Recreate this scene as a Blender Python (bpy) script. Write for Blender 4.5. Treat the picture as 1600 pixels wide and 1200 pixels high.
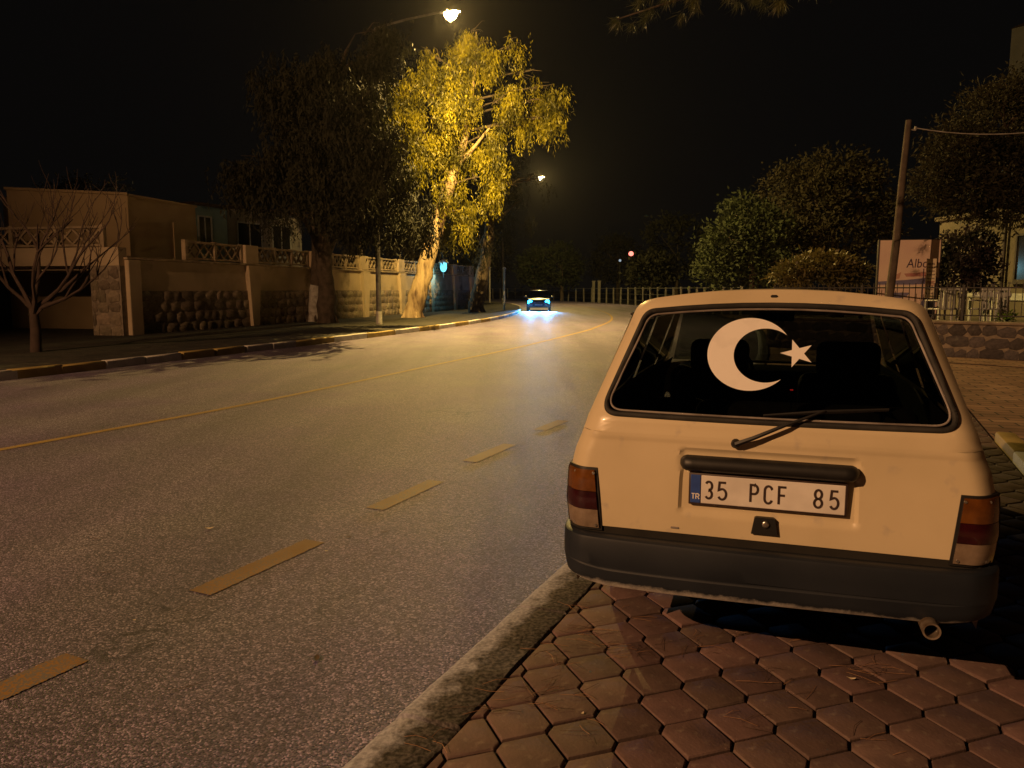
import bpy, bmesh, math, random
import numpy as np
from mathutils import Vector, Matrix

random.seed(7)
rng = np.random.default_rng(7)
PI = math.pi
scene = bpy.context.scene
for o in list(bpy.data.objects):
    bpy.data.objects.remove(o, do_unlink=True)

# ------------------------------------------------------------------ camera, world, exposure
F, CX, CY, HOR, CAMH = 1200.0, 800.0, 600.0, 452.0, 1.45     # pixels of the 1600x1200 photo
PITCH = math.atan((CY - HOR) / F)
cam_d = bpy.data.cameras.new('camera')
cam_d.sensor_width = 36.0
cam_d.lens = 36.0 * F / 1600.0
cam_d.clip_start = 0.05
cam_d.clip_end = 2000.0
cam = bpy.data.objects.new('camera', cam_d)
scene.collection.objects.link(cam)
cam.location = (0, 0, CAMH)
cam.rotation_euler = (PI / 2 - PITCH, 0, 0)
scene.camera = cam

world = bpy.data.worlds.new('World')
scene.world = world
world.use_nodes = True
wn = world.node_tree.nodes
wbg = wn['Background']
wbg.inputs['Color'].default_value = (1.0, 0.90, 0.86, 1)      # night sky, faint glow of the town
wbg.inputs['Strength'].default_value = 0.0022

scene.view_settings.view_transform = 'Standard'
scene.view_settings.look = 'None'
scene.view_settings.gamma = 1.0
scene.view_settings.exposure = 0.0
scene.view_settings.use_curve_mapping = False
scene.render.engine = 'CYCLES'
scene.cycles.use_denoising = True
scene.cycles.max_bounces = 6
scene.cycles.diffuse_bounces = 2
scene.cycles.glossy_bounces = 3
scene.cycles.transparent_max_bounces = 12
scene.cycles.sample_clamp_indirect = 3.0
scene.cycles.caustics_reflective = False
scene.cycles.caustics_refractive = False

LAMP_FRONT = 17500.0     # watts of the sodium lamps
LAMP_REAR = 19500.0
LAMP_FAR = 8000.0

# ------------------------------------------------------------------ helpers
C = scene.collection


def at(px, py, Y):
    """point at distance Y seen at a photo pixel (used to read real positions out of the photo)"""
    u = (px - CX) / F
    v = (CY - py) / F
    ry = math.cos(PITCH) + v * math.sin(PITCH)
    rz = -math.sin(PITCH) + v * math.cos(PITCH)
    t = Y / ry
    return Vector((u * t, Y, CAMH + rz * t))


def gnd(px, py, z=0.0):
    u = (px - CX) / F
    v = (CY - py) / F
    ry = math.cos(PITCH) + v * math.sin(PITCH)
    rz = -math.sin(PITCH) + v * math.cos(PITCH)
    t = (z - CAMH) / rz
    return Vector((u * t, ry * t, z))


def tag(o, label=None, cat=None, group=None, kind=None):
    if label: o['label'] = label
    if cat: o['category'] = cat
    if group: o['group'] = group
    if kind: o['kind'] = kind
    return o


def empty(name, loc=(0, 0, 0), rz=0.0):
    o = bpy.data.objects.new(name, None)
    C.objects.link(o)
    o.location = loc
    o.rotation_euler = (0, 0, rz)
    o.empty_display_size = 0.2
    return o


def link_mesh(name, me, mat=None, parent=None):
    o = bpy.data.objects.new(name, me)
    C.objects.link(o)
    if mat is not None and not me.materials:
        me.materials.append(mat)
    if parent is not None:
        o.parent = parent
    return o


class MB:
    """collects geometry for one mesh object"""

    def __init__(self):
        self.v = []
        self.f = []

    def quad(self, a, b, c, d):
        n = len(self.v)
        self.v += [tuple(a), tuple(b), tuple(c), tuple(d)]
        self.f.append((n, n + 1, n + 2, n + 3))

    def poly(self, pts):
        n = len(self.v)
        self.v += [tuple(p) for p in pts]
        self.f.append(tuple(range(n, n + len(pts))))

    def box(self, x0, x1, y0, y1, z0, z1, M=None):
        n = len(self.v)
        p = [(x0, y0, z0), (x1, y0, z0), (x1, y1, z0), (x0, y1, z0), (x0, y0, z1), (x1, y0, z1), (x1, y1, z1), (x0, y1, z1)]
        if M is not None: p = [tuple(M @ Vector(q)) for q in p]
        self.v += p
        self.f += [tuple(n + i for i in q) for q in ((0, 3, 2, 1), (4, 5, 6, 7), (0, 1, 5, 4), (1, 2, 6, 5), (2, 3, 7, 6), (3, 0, 4, 7))]

    def rbox(self, x0, x1, y0, y1, z0, z1, r=0.01, seg=2, M=None):
        bm = bmesh.new()
        bmesh.ops.create_cube(bm, size=1.0)
        for v in bm.verts:
            v.co = Vector(((x0 + x1) / 2 + v.co.x * (x1 - x0), (y0 + y1) / 2 + v.co.y * (y1 - y0), (z0 + z1) / 2 + v.co.z * (z1 - z0)))
        bmesh.ops.bevel(bm, geom=list(bm.edges), offset=r, segments=seg, affect='EDGES', profile=0.5)
        self.bm(bm, M)

    def bm(self, bm, M=None):
        bm.verts.index_update()
        n = len(self.v)
        self.v += [tuple(M @ v.co) if M is not None else tuple(v.co) for v in bm.verts]
        self.f += [tuple(n + v.index for v in f.verts) for f in bm.faces]
        bm.free()

    def tube(self, pts, radii, sides=8, cap=True):
        pts = [Vector(p) for p in pts]
        if not isinstance(radii, (list, tuple)): radii = [radii] * len(pts)
        n0 = len(self.v)
        up = Vector((0, 0, 1))
        ref = None
        for i, p in enumerate(pts):
            d = (pts[min(i + 1, len(pts) - 1)] - pts[max(i - 1, 0)])
            if d.length < 1e-9: d = Vector((0, 0, 1))
            d.normalize()
            if ref is None:
                ref = d.cross(up)
                if ref.length < 1e-3: ref = d.cross(Vector((1, 0, 0)))
            a = ref - d * ref.dot(d)
            if a.length < 1e-6: a = d.orthogonal()
            a.normalize()
            ref = a
            b = d.cross(a)
            for k in range(sides):
                t = 2 * PI * k / sides
                self.v.append(tuple(p + (a * math.cos(t) + b * math.sin(t)) * radii[i]))
        for i in range(len(pts) - 1):
            for k in range(sides):
                q = n0 + i * sides
                self.f.append((q + k, q + (k + 1) % sides, q + sides + (k + 1) % sides, q + sides + k))
        if cap:
            self.f.append(tuple(n0 + k for k in range(sides))[::-1])
            self.f.append(tuple(n0 + (len(pts) - 1) * sides + k for k in range(sides)))

    def lathe(self, prof, M=None, seg=24, cap=True):
        """prof: list of (r, z)"""
        n0 = len(self.v)
        for r, z in prof:
            for k in range(seg):
                t = 2 * PI * k / seg
                q = Vector((r * math.cos(t), r * math.sin(t), z))
                self.v.append(tuple(M @ q) if M is not None else tuple(q))
        for i in range(len(prof) - 1):
            for k in range(seg):
                q = n0 + i * seg
                self.f.append((q + k, q + (k + 1) % seg, q + seg + (k + 1) % seg, q + seg + k))
        if cap:
            self.f.append(tuple(n0 + k for k in range(seg))[::-1])
            self.f.append(tuple(n0 + (len(prof) - 1) * seg + k for k in range(seg)))

    def grid(self, nu, nv, fn):
        n0 = len(self.v)
        for j in range(nv + 1):
            for i in range(nu + 1):
                self.v.append(tuple(fn(i / nu, j / nv)))
        for j in range(nv):
            for i in range(nu):
                q = n0 + j * (nu + 1) + i
                self.f.append((q, q + 1, q + nu + 2, q + nu + 1))

    def loops(self, loops, closed=True):
        """bridge equal-length loops"""
        n0 = len(self.v)
        m = len(loops[0])
        for L in loops: self.v += [tuple(p) for p in L]
        for i in range(len(loops) - 1):
            for k in range(m if closed else m - 1):
                q = n0 + i * m
                k2 = (k + 1) % m
                self.f.append((q + k, q + k2, q + m + k2, q + m + k))

    def prism(self, outline, d, off=(0, 0, 0)):
        """outline: list of Vector; d: extrusion vector"""
        n = len(self.v)
        m = len(outline)
        d = Vector(d)
        self.v += [tuple(Vector(p) + Vector(off)) for p in outline] + [tuple(Vector(p) + d + Vector(off)) for p in outline]
        self.f.append(tuple(range(n, n + m))[::-1])
        self.f.append(tuple(range(n + m, n + 2 * m)))
        for k in range(m):
            self.f.append((n + k, n + (k + 1) % m, n + m + (k + 1) % m, n + m + k))

    def mesh(self, name, smooth=None):
        me = bpy.data.meshes.new(name)
        me.from_pydata(self.v, [], self.f)
        me.update()
        bm = bmesh.new()
        bm.from_mesh(me)
        bmesh.ops.recalc_face_normals(bm, faces=bm.faces)
        bm.to_mesh(me)
        bm.free()
        if smooth is not None:
            me.polygons.foreach_set('use_smooth', [True] * len(me.polygons))
            me.set_sharp_from_angle(angle=math.radians(smooth))
        return me

    def build(self, name, mat, parent=None, smooth=None):
        return link_mesh(name, self.mesh(name, smooth), mat, parent)


def copy_tree(o, parent=None):
    c = o.copy()
    C.objects.link(c)
    if parent is not None:
        c.parent = parent
    for ch in list(o.children):
        copy_tree(ch, c)
    return c


# ------------------------------------------------------------------ materials
def mat(name, col, rough=0.7, metal=0.0, col2=None, scale=5.0, detail=4.0, lo=0.35, hi=0.65, bump=0.0, bscale=None,
        bdist=0.01, coat=0.0, spec=0.5, obj_random=0.0, stretch=None, col3=None, scale3=1.0, lo3=0.45, hi3=0.6, tex='Object'):
    m = bpy.data.materials.new(name)
    m.use_nodes = True
    nt = m.node_tree
    N, L = nt.nodes, nt.links
    b = N['Principled BSDF']
    b.inputs['Base Color'].default_value = (*col, 1)
    b.inputs['Roughness'].default_value = rough
    b.inputs['Metallic'].default_value = metal
    b.inputs['Specular IOR Level'].default_value = spec
    b.inputs['Coat Weight'].default_value = coat
    b.inputs['Coat Roughness'].default_value = 0.08
    tc0 = N.new('ShaderNodeTexCoord')
    tc = tc0
    if stretch:
        mp = N.new('ShaderNodeMapping')
        mp.inputs['Scale'].default_value = stretch
        L.new(tc0.outputs[tex], mp.inputs['Vector'])

        class _T:
            outputs = {tex: mp.outputs['Vector']}
        tc = _T
    out = None
    if col2 is not None:
        nz = N.new('ShaderNodeTexNoise')
        nz.inputs['Scale'].default_value = scale
        nz.inputs['Detail'].default_value = detail
        L.new(tc.outputs[tex], nz.inputs['Vector'])
        mr = N.new('ShaderNodeMapRange')
        mr.inputs['From Min'].default_value = lo
        mr.inputs['From Max'].default_value = hi
        L.new(nz.outputs['Fac'], mr.inputs['Value'])
        mx = N.new('ShaderNodeMix')
        mx.data_type = 'RGBA'
        mx.inputs['A'].default_value = (*col, 1)
        mx.inputs['B'].default_value = (*col2, 1)
        L.new(mr.outputs['Result'], mx.inputs['Factor'])
        out = mx.outputs['Result']
        if col3 is not None:
            n3 = N.new('ShaderNodeTexNoise')
            n3.inputs['Scale'].default_value = scale3
            n3.inputs['Detail'].default_value = 5
            L.new(tc.outputs[tex], n3.inputs['Vector'])
            r3 = N.new('ShaderNodeMapRange')
            r3.inputs['From Min'].default_value = lo3
            r3.inputs['From Max'].default_value = hi3
            L.new(n3.outputs['Fac'], r3.inputs['Value'])
            x3 = N.new('ShaderNodeMix')
            x3.data_type = 'RGBA'
            L.new(out, x3.inputs['A'])
            x3.inputs['B'].default_value = (*col3, 1)
            L.new(r3.outputs['Result'], x3.inputs['Factor'])
            out = x3.outputs['Result']
    if obj_random:
        oi = N.new('ShaderNodeObjectInfo')
        hs = N.new('ShaderNodeHueSaturation')
        r1 = N.new('ShaderNodeMapRange')
        r1.inputs['To Min'].default_value = 1 - obj_random
        r1.inputs['To Max'].default_value = 1 + obj_random
        L.new(oi.outputs['Random'], r1.inputs['Value'])
        L.new(r1.outputs['Result'], hs.inputs['Value'])
        mm = N.new('ShaderNodeMath')
        mm.operation = 'MULTIPLY'
        mm.inputs[1].default_value = 7.31
        L.new(oi.outputs['Random'], mm.inputs[0])
        fr = N.new('ShaderNodeMath')
        fr.operation = 'FRACT'
        L.new(mm.outputs[0], fr.inputs[0])
        r2 = N.new('ShaderNodeMapRange')
        r2.inputs['To Min'].default_value = 0.485
        r2.inputs['To Max'].default_value = 0.515
        L.new(fr.outputs[0], r2.inputs['Value'])
        L.new(r2.outputs['Result'], hs.inputs['Hue'])
        if out is not None: L.new(out, hs.inputs['Color'])
        else: hs.inputs['Color'].default_value = (*col, 1)
        out = hs.outputs['Color']
    if out is not None:
        L.new(out, b.inputs['Base Color'])
    if bump:
        bn = N.new('ShaderNodeTexNoise')
        bn.inputs['Scale'].default_value = bscale or scale * 4
        bn.inputs['Detail'].default_value = 5
        L.new(tc.outputs[tex], bn.inputs['Vector'])
        bp = N.new('ShaderNodeBump')
        bp.inputs['Strength'].default_value = bump
        bp.inputs['Distance'].default_value = bdist
        L.new(bn.outputs['Fac'], bp.inputs['Height'])
        L.new(bp.outputs['Normal'], b.inputs['Normal'])
    return m


def emit(name, col, strength):
    m = bpy.data.materials.new(name)
    m.use_nodes = True
    nt = m.node_tree
    nt.nodes.clear()
    e = nt.nodes.new('ShaderNodeEmission')
    e.inputs['Color'].default_value = (*col, 1)
    e.inputs['Strength'].default_value = strength
    o = nt.nodes.new('ShaderNodeOutputMaterial')
    nt.links.new(e.outputs[0], o.inputs['Surface'])
    m.cycles.emission_sampling = 'NONE'
    return m


def glow_glass(name, col, strength):
    """clear lamp bowl that glows: lets the lamp's light through and shines itself"""
    m = bpy.data.materials.new(name)
    m.use_nodes = True
    nt = m.node_tree
    nt.nodes.clear()
    e = nt.nodes.new('ShaderNodeEmission')
    e.inputs['Color'].default_value = (*col, 1)
    e.inputs['Strength'].default_value = strength
    t = nt.nodes.new('ShaderNodeBsdfTransparent')
    a = nt.nodes.new('ShaderNodeAddShader')
    o = nt.nodes.new('ShaderNodeOutputMaterial')
    nt.links.new(e.outputs[0], a.inputs[0])
    nt.links.new(t.outputs[0], a.inputs[1])
    nt.links.new(a.outputs[0], o.inputs['Surface'])
    m.cycles.emission_sampling = 'NONE'
    return m


def glass(name, tint=(0.35, 0.38, 0.38), rough=0.02):
    m = bpy.data.materials.new(name)
    m.use_nodes = True
    nt = m.node_tree
    nt.nodes.clear()
    t = nt.nodes.new('ShaderNodeBsdfTransparent')
    t.inputs['Color'].default_value = (*tint, 1)
    g = nt.nodes.new('ShaderNodeBsdfGlossy')
    g.inputs['Roughness'].default_value = rough
    fr = nt.nodes.new('ShaderNodeFresnel')
    fr.inputs['IOR'].default_value = 1.5
    mx = nt.nodes.new('ShaderNodeMixShader')
    o = nt.nodes.new('ShaderNodeOutputMaterial')
    nt.links.new(fr.outputs[0], mx.inputs[0])
    nt.links.new(t.outputs[0], mx.inputs[1])
    nt.links.new(g.outputs[0], mx.inputs[2])
    nt.links.new(mx.outputs[0], o.inputs['Surface'])
    return m


def leaf_mat(name, col, col2, trans=0.35, rough=0.5):
    m = bpy.data.materials.new(name)
    m.use_nodes = True
    nt = m.node_tree
    N, L = nt.nodes, nt.links
    b = N['Principled BSDF']
    b.inputs['Roughness'].default_value = rough
    tc = N.new('ShaderNodeTexCoord')
    nz = N.new('ShaderNodeTexNoise')
    nz.inputs['Scale'].default_value = 1.1
    nz.inputs['Detail'].default_value = 6
    L.new(tc.outputs['Object'], nz.inputs['Vector'])
    mr = N.new('ShaderNodeMapRange')
    mr.inputs['From Min'].default_value = 0.41
    mr.inputs['From Max'].default_value = 0.59
    L.new(nz.outputs['Fac'], mr.inputs['Value'])
    mx = N.new('ShaderNodeMix')
    mx.data_type = 'RGBA'
    mx.inputs['A'].default_value = (*col, 1)
    mx.inputs['B'].default_value = (*col2, 1)
    L.new(mr.outputs['Result'], mx.inputs['Factor'])
    L.new(mx.outputs['Result'], b.inputs['Base Color'])
    tr = N.new('ShaderNodeBsdfTranslucent')
    L.new(mx.outputs['Result'], tr.inputs['Color'])
    ms = N.new('ShaderNodeMixShader')
    ms.inputs[0].default_value = trans
    L.new(b.outputs[0], ms.inputs[1])
    L.new(tr.outputs[0], ms.inputs[2])
    L.new(ms.outputs[0], N['Material Output'].inputs['Surface'])
    return m


def asphalt_mat():
    m = bpy.data.materials.new('asphalt')
    m.use_nodes = True
    nt = m.node_tree
    N, L = nt.nodes, nt.links
    b = N['Principled BSDF']
    b.inputs['Roughness'].default_value = 0.58
    b.inputs['Specular IOR Level'].default_value = 0.45
    tc = N.new('ShaderNodeTexCoord')
    # aggregate: small stones, each with its own tone
    vo = N.new('ShaderNodeTexVoronoi')
    vo.inputs['Scale'].default_value = 125.0
    L.new(tc.outputs['Object'], vo.inputs['Vector'])
    cr = N.new('ShaderNodeValToRGB')
    e = cr.color_ramp.elements
    e[0].position = 0.0; e[0].color = (0.046, 0.043, 0.076, 1)
    e[1].position = 1.0; e[1].color = (0.46, 0.43, 0.65, 1)
    x = cr.color_ramp.elements.new(0.45); x.color = (0.112, 0.105, 0.165, 1)
    x = cr.color_ramp.elements.new(0.8); x.color = (0.205, 0.193, 0.30, 1)
    sp = N.new('ShaderNodeSeparateColor')
    L.new(vo.outputs['Color'], sp.inputs['Color'])
    L.new(sp.outputs['Red'], cr.inputs['Fac'])
    # tint patches
    n1 = N.new('ShaderNodeTexNoise')
    n1.inputs['Scale'].default_value = 0.75
    n1.inputs['Detail'].default_value = 5
    L.new(tc.outputs['Object'], n1.inputs['Vector'])
    c1 = N.new('ShaderNodeValToRGB')
    e = c1.color_ramp.elements
    e[0].position = 0.34; e[0].color = (0.90, 0.74, 0.82, 1)
    e[1].position = 0.66; e[1].color = (1.08, 1.05, 0.86, 1)
    L.new(n1.outputs['Fac'], c1.inputs['Fac'])
    mu = N.new('ShaderNodeMix')
    mu.data_type = 'RGBA'
    mu.blend_type = 'MULTIPLY'
    mu.inputs['Factor'].default_value = 1.0
    L.new(cr.outputs['Color'], mu.inputs['A'])
    L.new(c1.outputs['Color'], mu.inputs['B'])
    # large worn / stained areas stretched along the traffic
    mp = N.new('ShaderNodeMapping')
    mp.inputs['Rotation'].default_value = (0, 0, math.radians(23.5))
    mp.inputs['Scale'].default_value = (1.0, 0.12, 1.0)
    L.new(tc.outputs['Object'], mp.inputs['Vector'])
    n2 = N.new('ShaderNodeTexNoise')
    n2.inputs['Scale'].default_value = 0.9
    n2.inputs['Detail'].default_value = 4
    L.new(mp.outputs['Vector'], n2.inputs['Vector'])
    r2 = N.new('ShaderNodeMapRange')
    r2.inputs['From Min'].default_value = 0.3
    r2.inputs['From Max'].default_value = 0.7
    r2.inputs['To Min'].default_value = 0.62
    r2.inputs['To Max'].default_value = 1.30
    L.new(n2.outputs['Fac'], r2.inputs['Value'])
    m2 = N.new('ShaderNodeMix')
    m2.data_type = 'RGBA'
    m2.blend_type = 'MULTIPLY'
    m2.inputs['Factor'].default_value = 1.0
    L.new(mu.outputs['Result'], m2.inputs['A'])
    L.new(r2.outputs['Result'], m2.inputs['B'])
    nw = N.new('ShaderNodeTexNoise')
    nw.inputs['Scale'].default_value = 2.5
    nw.inputs['Detail'].default_value = 5
    L.new(tc.outputs['Object'], nw.inputs['Vector'])
    wv = N.new('ShaderNodeMix')
    wv.data_type = 'RGBA'
    wv.blend_type = 'LINEAR_LIGHT'
    wv.inputs['Factor'].default_value = 0.35
    L.new(tc.outputs['Object'], wv.inputs['A'])
    L.new(nw.outputs['Color'], wv.inputs['B'])
    vc = N.new('ShaderNodeTexVoronoi')
    vc.feature = 'DISTANCE_TO_EDGE'
    vc.inputs['Scale'].default_value = 0.42
    L.new(wv.outputs['Result'], vc.inputs['Vector'])
    rc = N.new('ShaderNodeMapRange')
    rc.inputs['From Min'].default_value = 0.001
    rc.inputs['From Max'].default_value = 0.0045
    rc.inputs['To Min'].default_value = 1.0
    rc.inputs['To Max'].default_value = 0.0
    L.new(vc.outputs['Distance'], rc.inputs['Value'])
    rm_ = N.new('ShaderNodeMapRange')
    rm_.inputs['From Min'].default_value = 0.52
    rm_.inputs['From Max'].default_value = 0.60
    rm_.inputs['To Max'].default_value = 0.75
    L.new(n1.outputs['Fac'], rm_.inputs['Value'])
    cm_ = N.new('ShaderNodeMath')
    cm_.operation = 'MULTIPLY'
    L.new(rc.outputs['Result'], cm_.inputs[0])
    L.new(rm_.outputs['Result'], cm_.inputs[1])
    m3 = N.new('ShaderNodeMix')
    m3.data_type = 'RGBA'
    L.new(cm_.outputs[0], m3.inputs['Factor'])
    L.new(m2.outputs['Result'], m3.inputs['A'])
    m3.inputs['B'].default_value = (0.02, 0.02, 0.022, 1)
    L.new(m3.outputs['Result'], b.inputs['Base Color'])
    # relief
    bp = N.new('ShaderNodeBump')
    bp.inputs['Strength'].default_value = 1.0
    bp.inputs['Distance'].default_value = 0.006
    bp.invert = True
    L.new(vo.outputs['Distance'], bp.inputs['Height'])
    n3 = N.new('ShaderNodeTexNoise')
    n3.inputs['Scale'].default_value = 28
    n3.inputs['Detail'].default_value = 4
    L.new(tc.outputs['Object'], n3.inputs['Vector'])
    b2 = N.new('ShaderNodeBump')
    b2.inputs['Strength'].default_value = 0.5
    b2.inputs['Distance'].default_value = 0.006
    L.new(n3.outputs['Fac'], b2.inputs['Height'])
    L.new(bp.outputs['Normal'], b2.inputs['Normal'])
    L.new(b2.outputs['Normal'], b.inputs['Normal'])
    return m


def worn_paint(name, col, base=(0.15, 0.14, 0.13), cover=0.55):
    m = mat(name, col, 0.66, spec=0.4, col2=base, scale=95, detail=3, lo=cover, hi=cover + 0.08, bump=0.5, bscale=90, bdist=0.004,
            col3=tuple(c * 0.72 for c in col), scale3=3.0, lo3=0.45, hi3=0.7)
    return m


def brick_mat(name):
    m = bpy.data.materials.new(name)
    m.use_nodes = True
    nt = m.node_tree
    N, L = nt.nodes, nt.links
    b = N['Principled BSDF']
    b.inputs['Roughness'].default_value = 0.8
    tc = N.new('ShaderNodeTexCoord')
    mp = N.new('ShaderNodeMapping')
    mp.inputs['Rotation'].default_value = (0, 0, math.radians(18))
    L.new(tc.outputs['Object'], mp.inputs['Vector'])
    br = N.new('ShaderNodeTexBrick')
    br.inputs['Scale'].default_value = 1.0
    br.inputs['Brick Width'].default_value = 0.42
    br.inputs['Row Height'].default_value = 0.2
    br.inputs['Mortar Size'].default_value = 0.012
    br.inputs['Color1'].default_value = (0.24, 0.14, 0.10, 1)
    br.inputs['Color2'].default_value = (0.33, 0.21, 0.15, 1)
    br.inputs['Mortar'].default_value = (0.06, 0.05, 0.04, 1)
    L.new(mp.outputs['Vector'], br.inputs['Vector'])
    n = N.new('ShaderNodeTexNoise')
    n.inputs['Scale'].default_value = 1.3
    n.inputs['Detail'].default_value = 6
    L.new(tc.outputs['Object'], n.inputs['Vector'])
    r = N.new('ShaderNodeMapRange')
    r.inputs['From Min'].default_value = 0.3
    r.inputs['From Max'].default_value = 0.7
    r.inputs['To Min'].default_value = 0.6
    r.inputs['To Max'].default_value = 1.3
    L.new(n.outputs['Fac'], r.inputs['Value'])
    mx = N.new('ShaderNodeMix')
    mx.data_type = 'RGBA'
    mx.blend_type = 'MULTIPLY'
    mx.inputs['Factor'].default_value = 1
    L.new(br.outputs['Color'], mx.inputs['A'])
    L.new(r.outputs['Result'], mx.inputs['B'])
    L.new(mx.outputs['Result'], b.inputs['Base Color'])
    bp = N.new('ShaderNodeBump')
    bp.inputs['Strength'].default_value = 0.8
    bp.inputs['Distance'].default_value = 0.01
    bp.invert = True
    L.new(br.outputs['Fac'], bp.inputs['Height'])
    L.new(bp.outputs['Normal'], b.inputs['Normal'])
    return m


def kerb_mat():
    """near kerb: clean pale nosing towards the road (local x = 0), soil and moss over the inner side"""
    m = bpy.data.materials.new('kerb_concrete')
    m.use_nodes = True
    nt = m.node_tree
    N, L = nt.nodes, nt.links
    b = N['Principled BSDF']
    b.inputs['Roughness'].default_value = 0.9
    tc = N.new('ShaderNodeTexCoord')
    geo = N.new('ShaderNodeNewGeometry')
    sx = N.new('ShaderNodeSeparateXYZ')
    L.new(tc.outputs['Object'], sx.inputs[0])
    n = N.new('ShaderNodeTexNoise')
    n.inputs['Scale'].default_value = 9
    n.inputs['Detail'].default_value = 7
    n.inputs['Roughness'].default_value = 0.65
    L.new(geo.outputs['Position'], n.inputs['Vector'])
    ma = N.new('ShaderNodeMath')
    ma.operation = 'MULTIPLY_ADD'
    ma.inputs[1].default_value = 0.30
    L.new(n.outputs['Fac'], ma.inputs[0])
    L.new(sx.outputs['X'], ma.inputs[2])
    mr = N.new('ShaderNodeMapRange')
    mr.inputs['From Min'].default_value = 0.215
    mr.inputs['From Max'].default_value = 0.275
    L.new(ma.outputs[0], mr.inputs['Value'])
    n2 = N.new('ShaderNodeTexNoise')
    n2.inputs['Scale'].default_value = 60
    n2.inputs['Detail'].default_value = 6
    L.new(geo.outputs['Position'], n2.inputs['Vector'])
    ca = N.new('ShaderNodeValToRGB')
    e = ca.color_ramp.elements
    e[0].position = 0.3; e[0].color = (0.20, 0.20, 0.24, 1)
    e[1].position = 0.7; e[1].color = (0.44, 0.45, 0.53, 1)
    L.new(n2.outputs['Fac'], ca.inputs['Fac'])
    cb = N.new('ShaderNodeValToRGB')
    e = cb.color_ramp.elements
    e[0].position = 0.38; e[0].color = (0.02, 0.016, 0.014, 1)
    e[1].position = 0.70; e[1].color = (0.15, 0.135, 0.13, 1)
    L.new(n2.outputs['Fac'], cb.inputs['Fac'])
    mx = N.new('ShaderNodeMix')
    mx.data_type = 'RGBA'
    L.new(mr.outputs['Result'], mx.inputs['Factor'])
    L.new(ca.outputs['Color'], mx.inputs['A'])
    L.new(cb.outputs['Color'], mx.inputs['B'])
    L.new(mx.outputs['Result'], b.inputs['Base Color'])
    bp = N.new('ShaderNodeBump')
    bp.inputs['Strength'].default_value = 0.8
    bp.inputs['Distance'].default_value = 0.010
    ad = N.new('ShaderNodeMath')
    ad.operation = 'MULTIPLY_ADD'
    ad.inputs[1].default_value = 0.5
    L.new(n2.outputs['Fac'], ad.inputs[0])
    L.new(n.outputs['Fac'], ad.inputs[2])
    L.new(ad.outputs[0], bp.inputs['Height'])
    L.new(bp.outputs['Normal'], b.inputs['Normal'])
    return m


def bumper_mat():
    m = bpy.data.materials.new('bumper_plastic')
    m.use_nodes = True
    nt = m.node_tree
    N, L = nt.nodes, nt.links
    b = N['Principled BSDF']
    b.inputs['Roughness'].default_value = 0.55
    b.inputs['Specular IOR Level'].default_value = 0.35
    tc = N.new('ShaderNodeTexCoord')
    sx = N.new('ShaderNodeSeparateXYZ')
    L.new(tc.outputs['Object'], sx.inputs[0])
    n = N.new('ShaderNodeTexNoise')
    n.inputs['Scale'].default_value = 16
    n.inputs['Detail'].default_value = 8
    n.inputs['Roughness'].default_value = 0.7
    L.new(tc.outputs['Object'], n.inputs['Vector'])
    # scuffs: paint worn white along the lower lip
    ma = N.new('ShaderNodeMath')
    ma.operation = 'MULTIPLY_ADD'
    ma.inputs[1].default_value = -0.05
    L.new(n.outputs['Fac'], ma.inputs[0])
    L.new(sx.outputs['Z'], ma.inputs[2])
    mr = N.new('ShaderNodeMapRange')
    mr.inputs['From Min'].default_value = 0.294
    mr.inputs['From Max'].default_value = 0.318
    mr.inputs['To Min'].default_value = 1.0
    mr.inputs['To Max'].default_value = 0.0
    L.new(ma.outputs[0], mr.inputs['Value'])
    n2 = N.new('ShaderNodeTexNoise')
    n2.inputs['Scale'].default_value = 3
    n2.inputs['Detail'].default_value = 6
    L.new(tc.outputs['Object'], n2.inputs['Vector'])
    ca = N.new('ShaderNodeValToRGB')
    e = ca.color_ramp.elements
    e[0].position = 0.3; e[0].color = (0.010, 0.014, 0.022, 1)
    e[1].position = 0.7; e[1].color = (0.020, 0.025, 0.035, 1)
    L.new(n2.outputs['Fac'], ca.inputs['Fac'])
    mx = N.new('ShaderNodeMix')
    mx.data_type = 'RGBA'
    L.new(mr.outputs['Result'], mx.inputs['Factor'])
    L.new(ca.outputs['Color'], mx.inputs['A'])
    mx.inputs['B'].default_value = (0.58, 0.56, 0.54, 1)
    L.new(mx.outputs['Result'], b.inputs['Base Color'])
    bp = N.new('ShaderNodeBump')
    bp.inputs['Strength'].default_value = 0.15
    bp.inputs['Distance'].default_value = 0.004
    L.new(n.outputs['Fac'], bp.inputs['Height'])
    L.new(bp.outputs['Normal'], b.inputs['Normal'])
    return m


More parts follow.
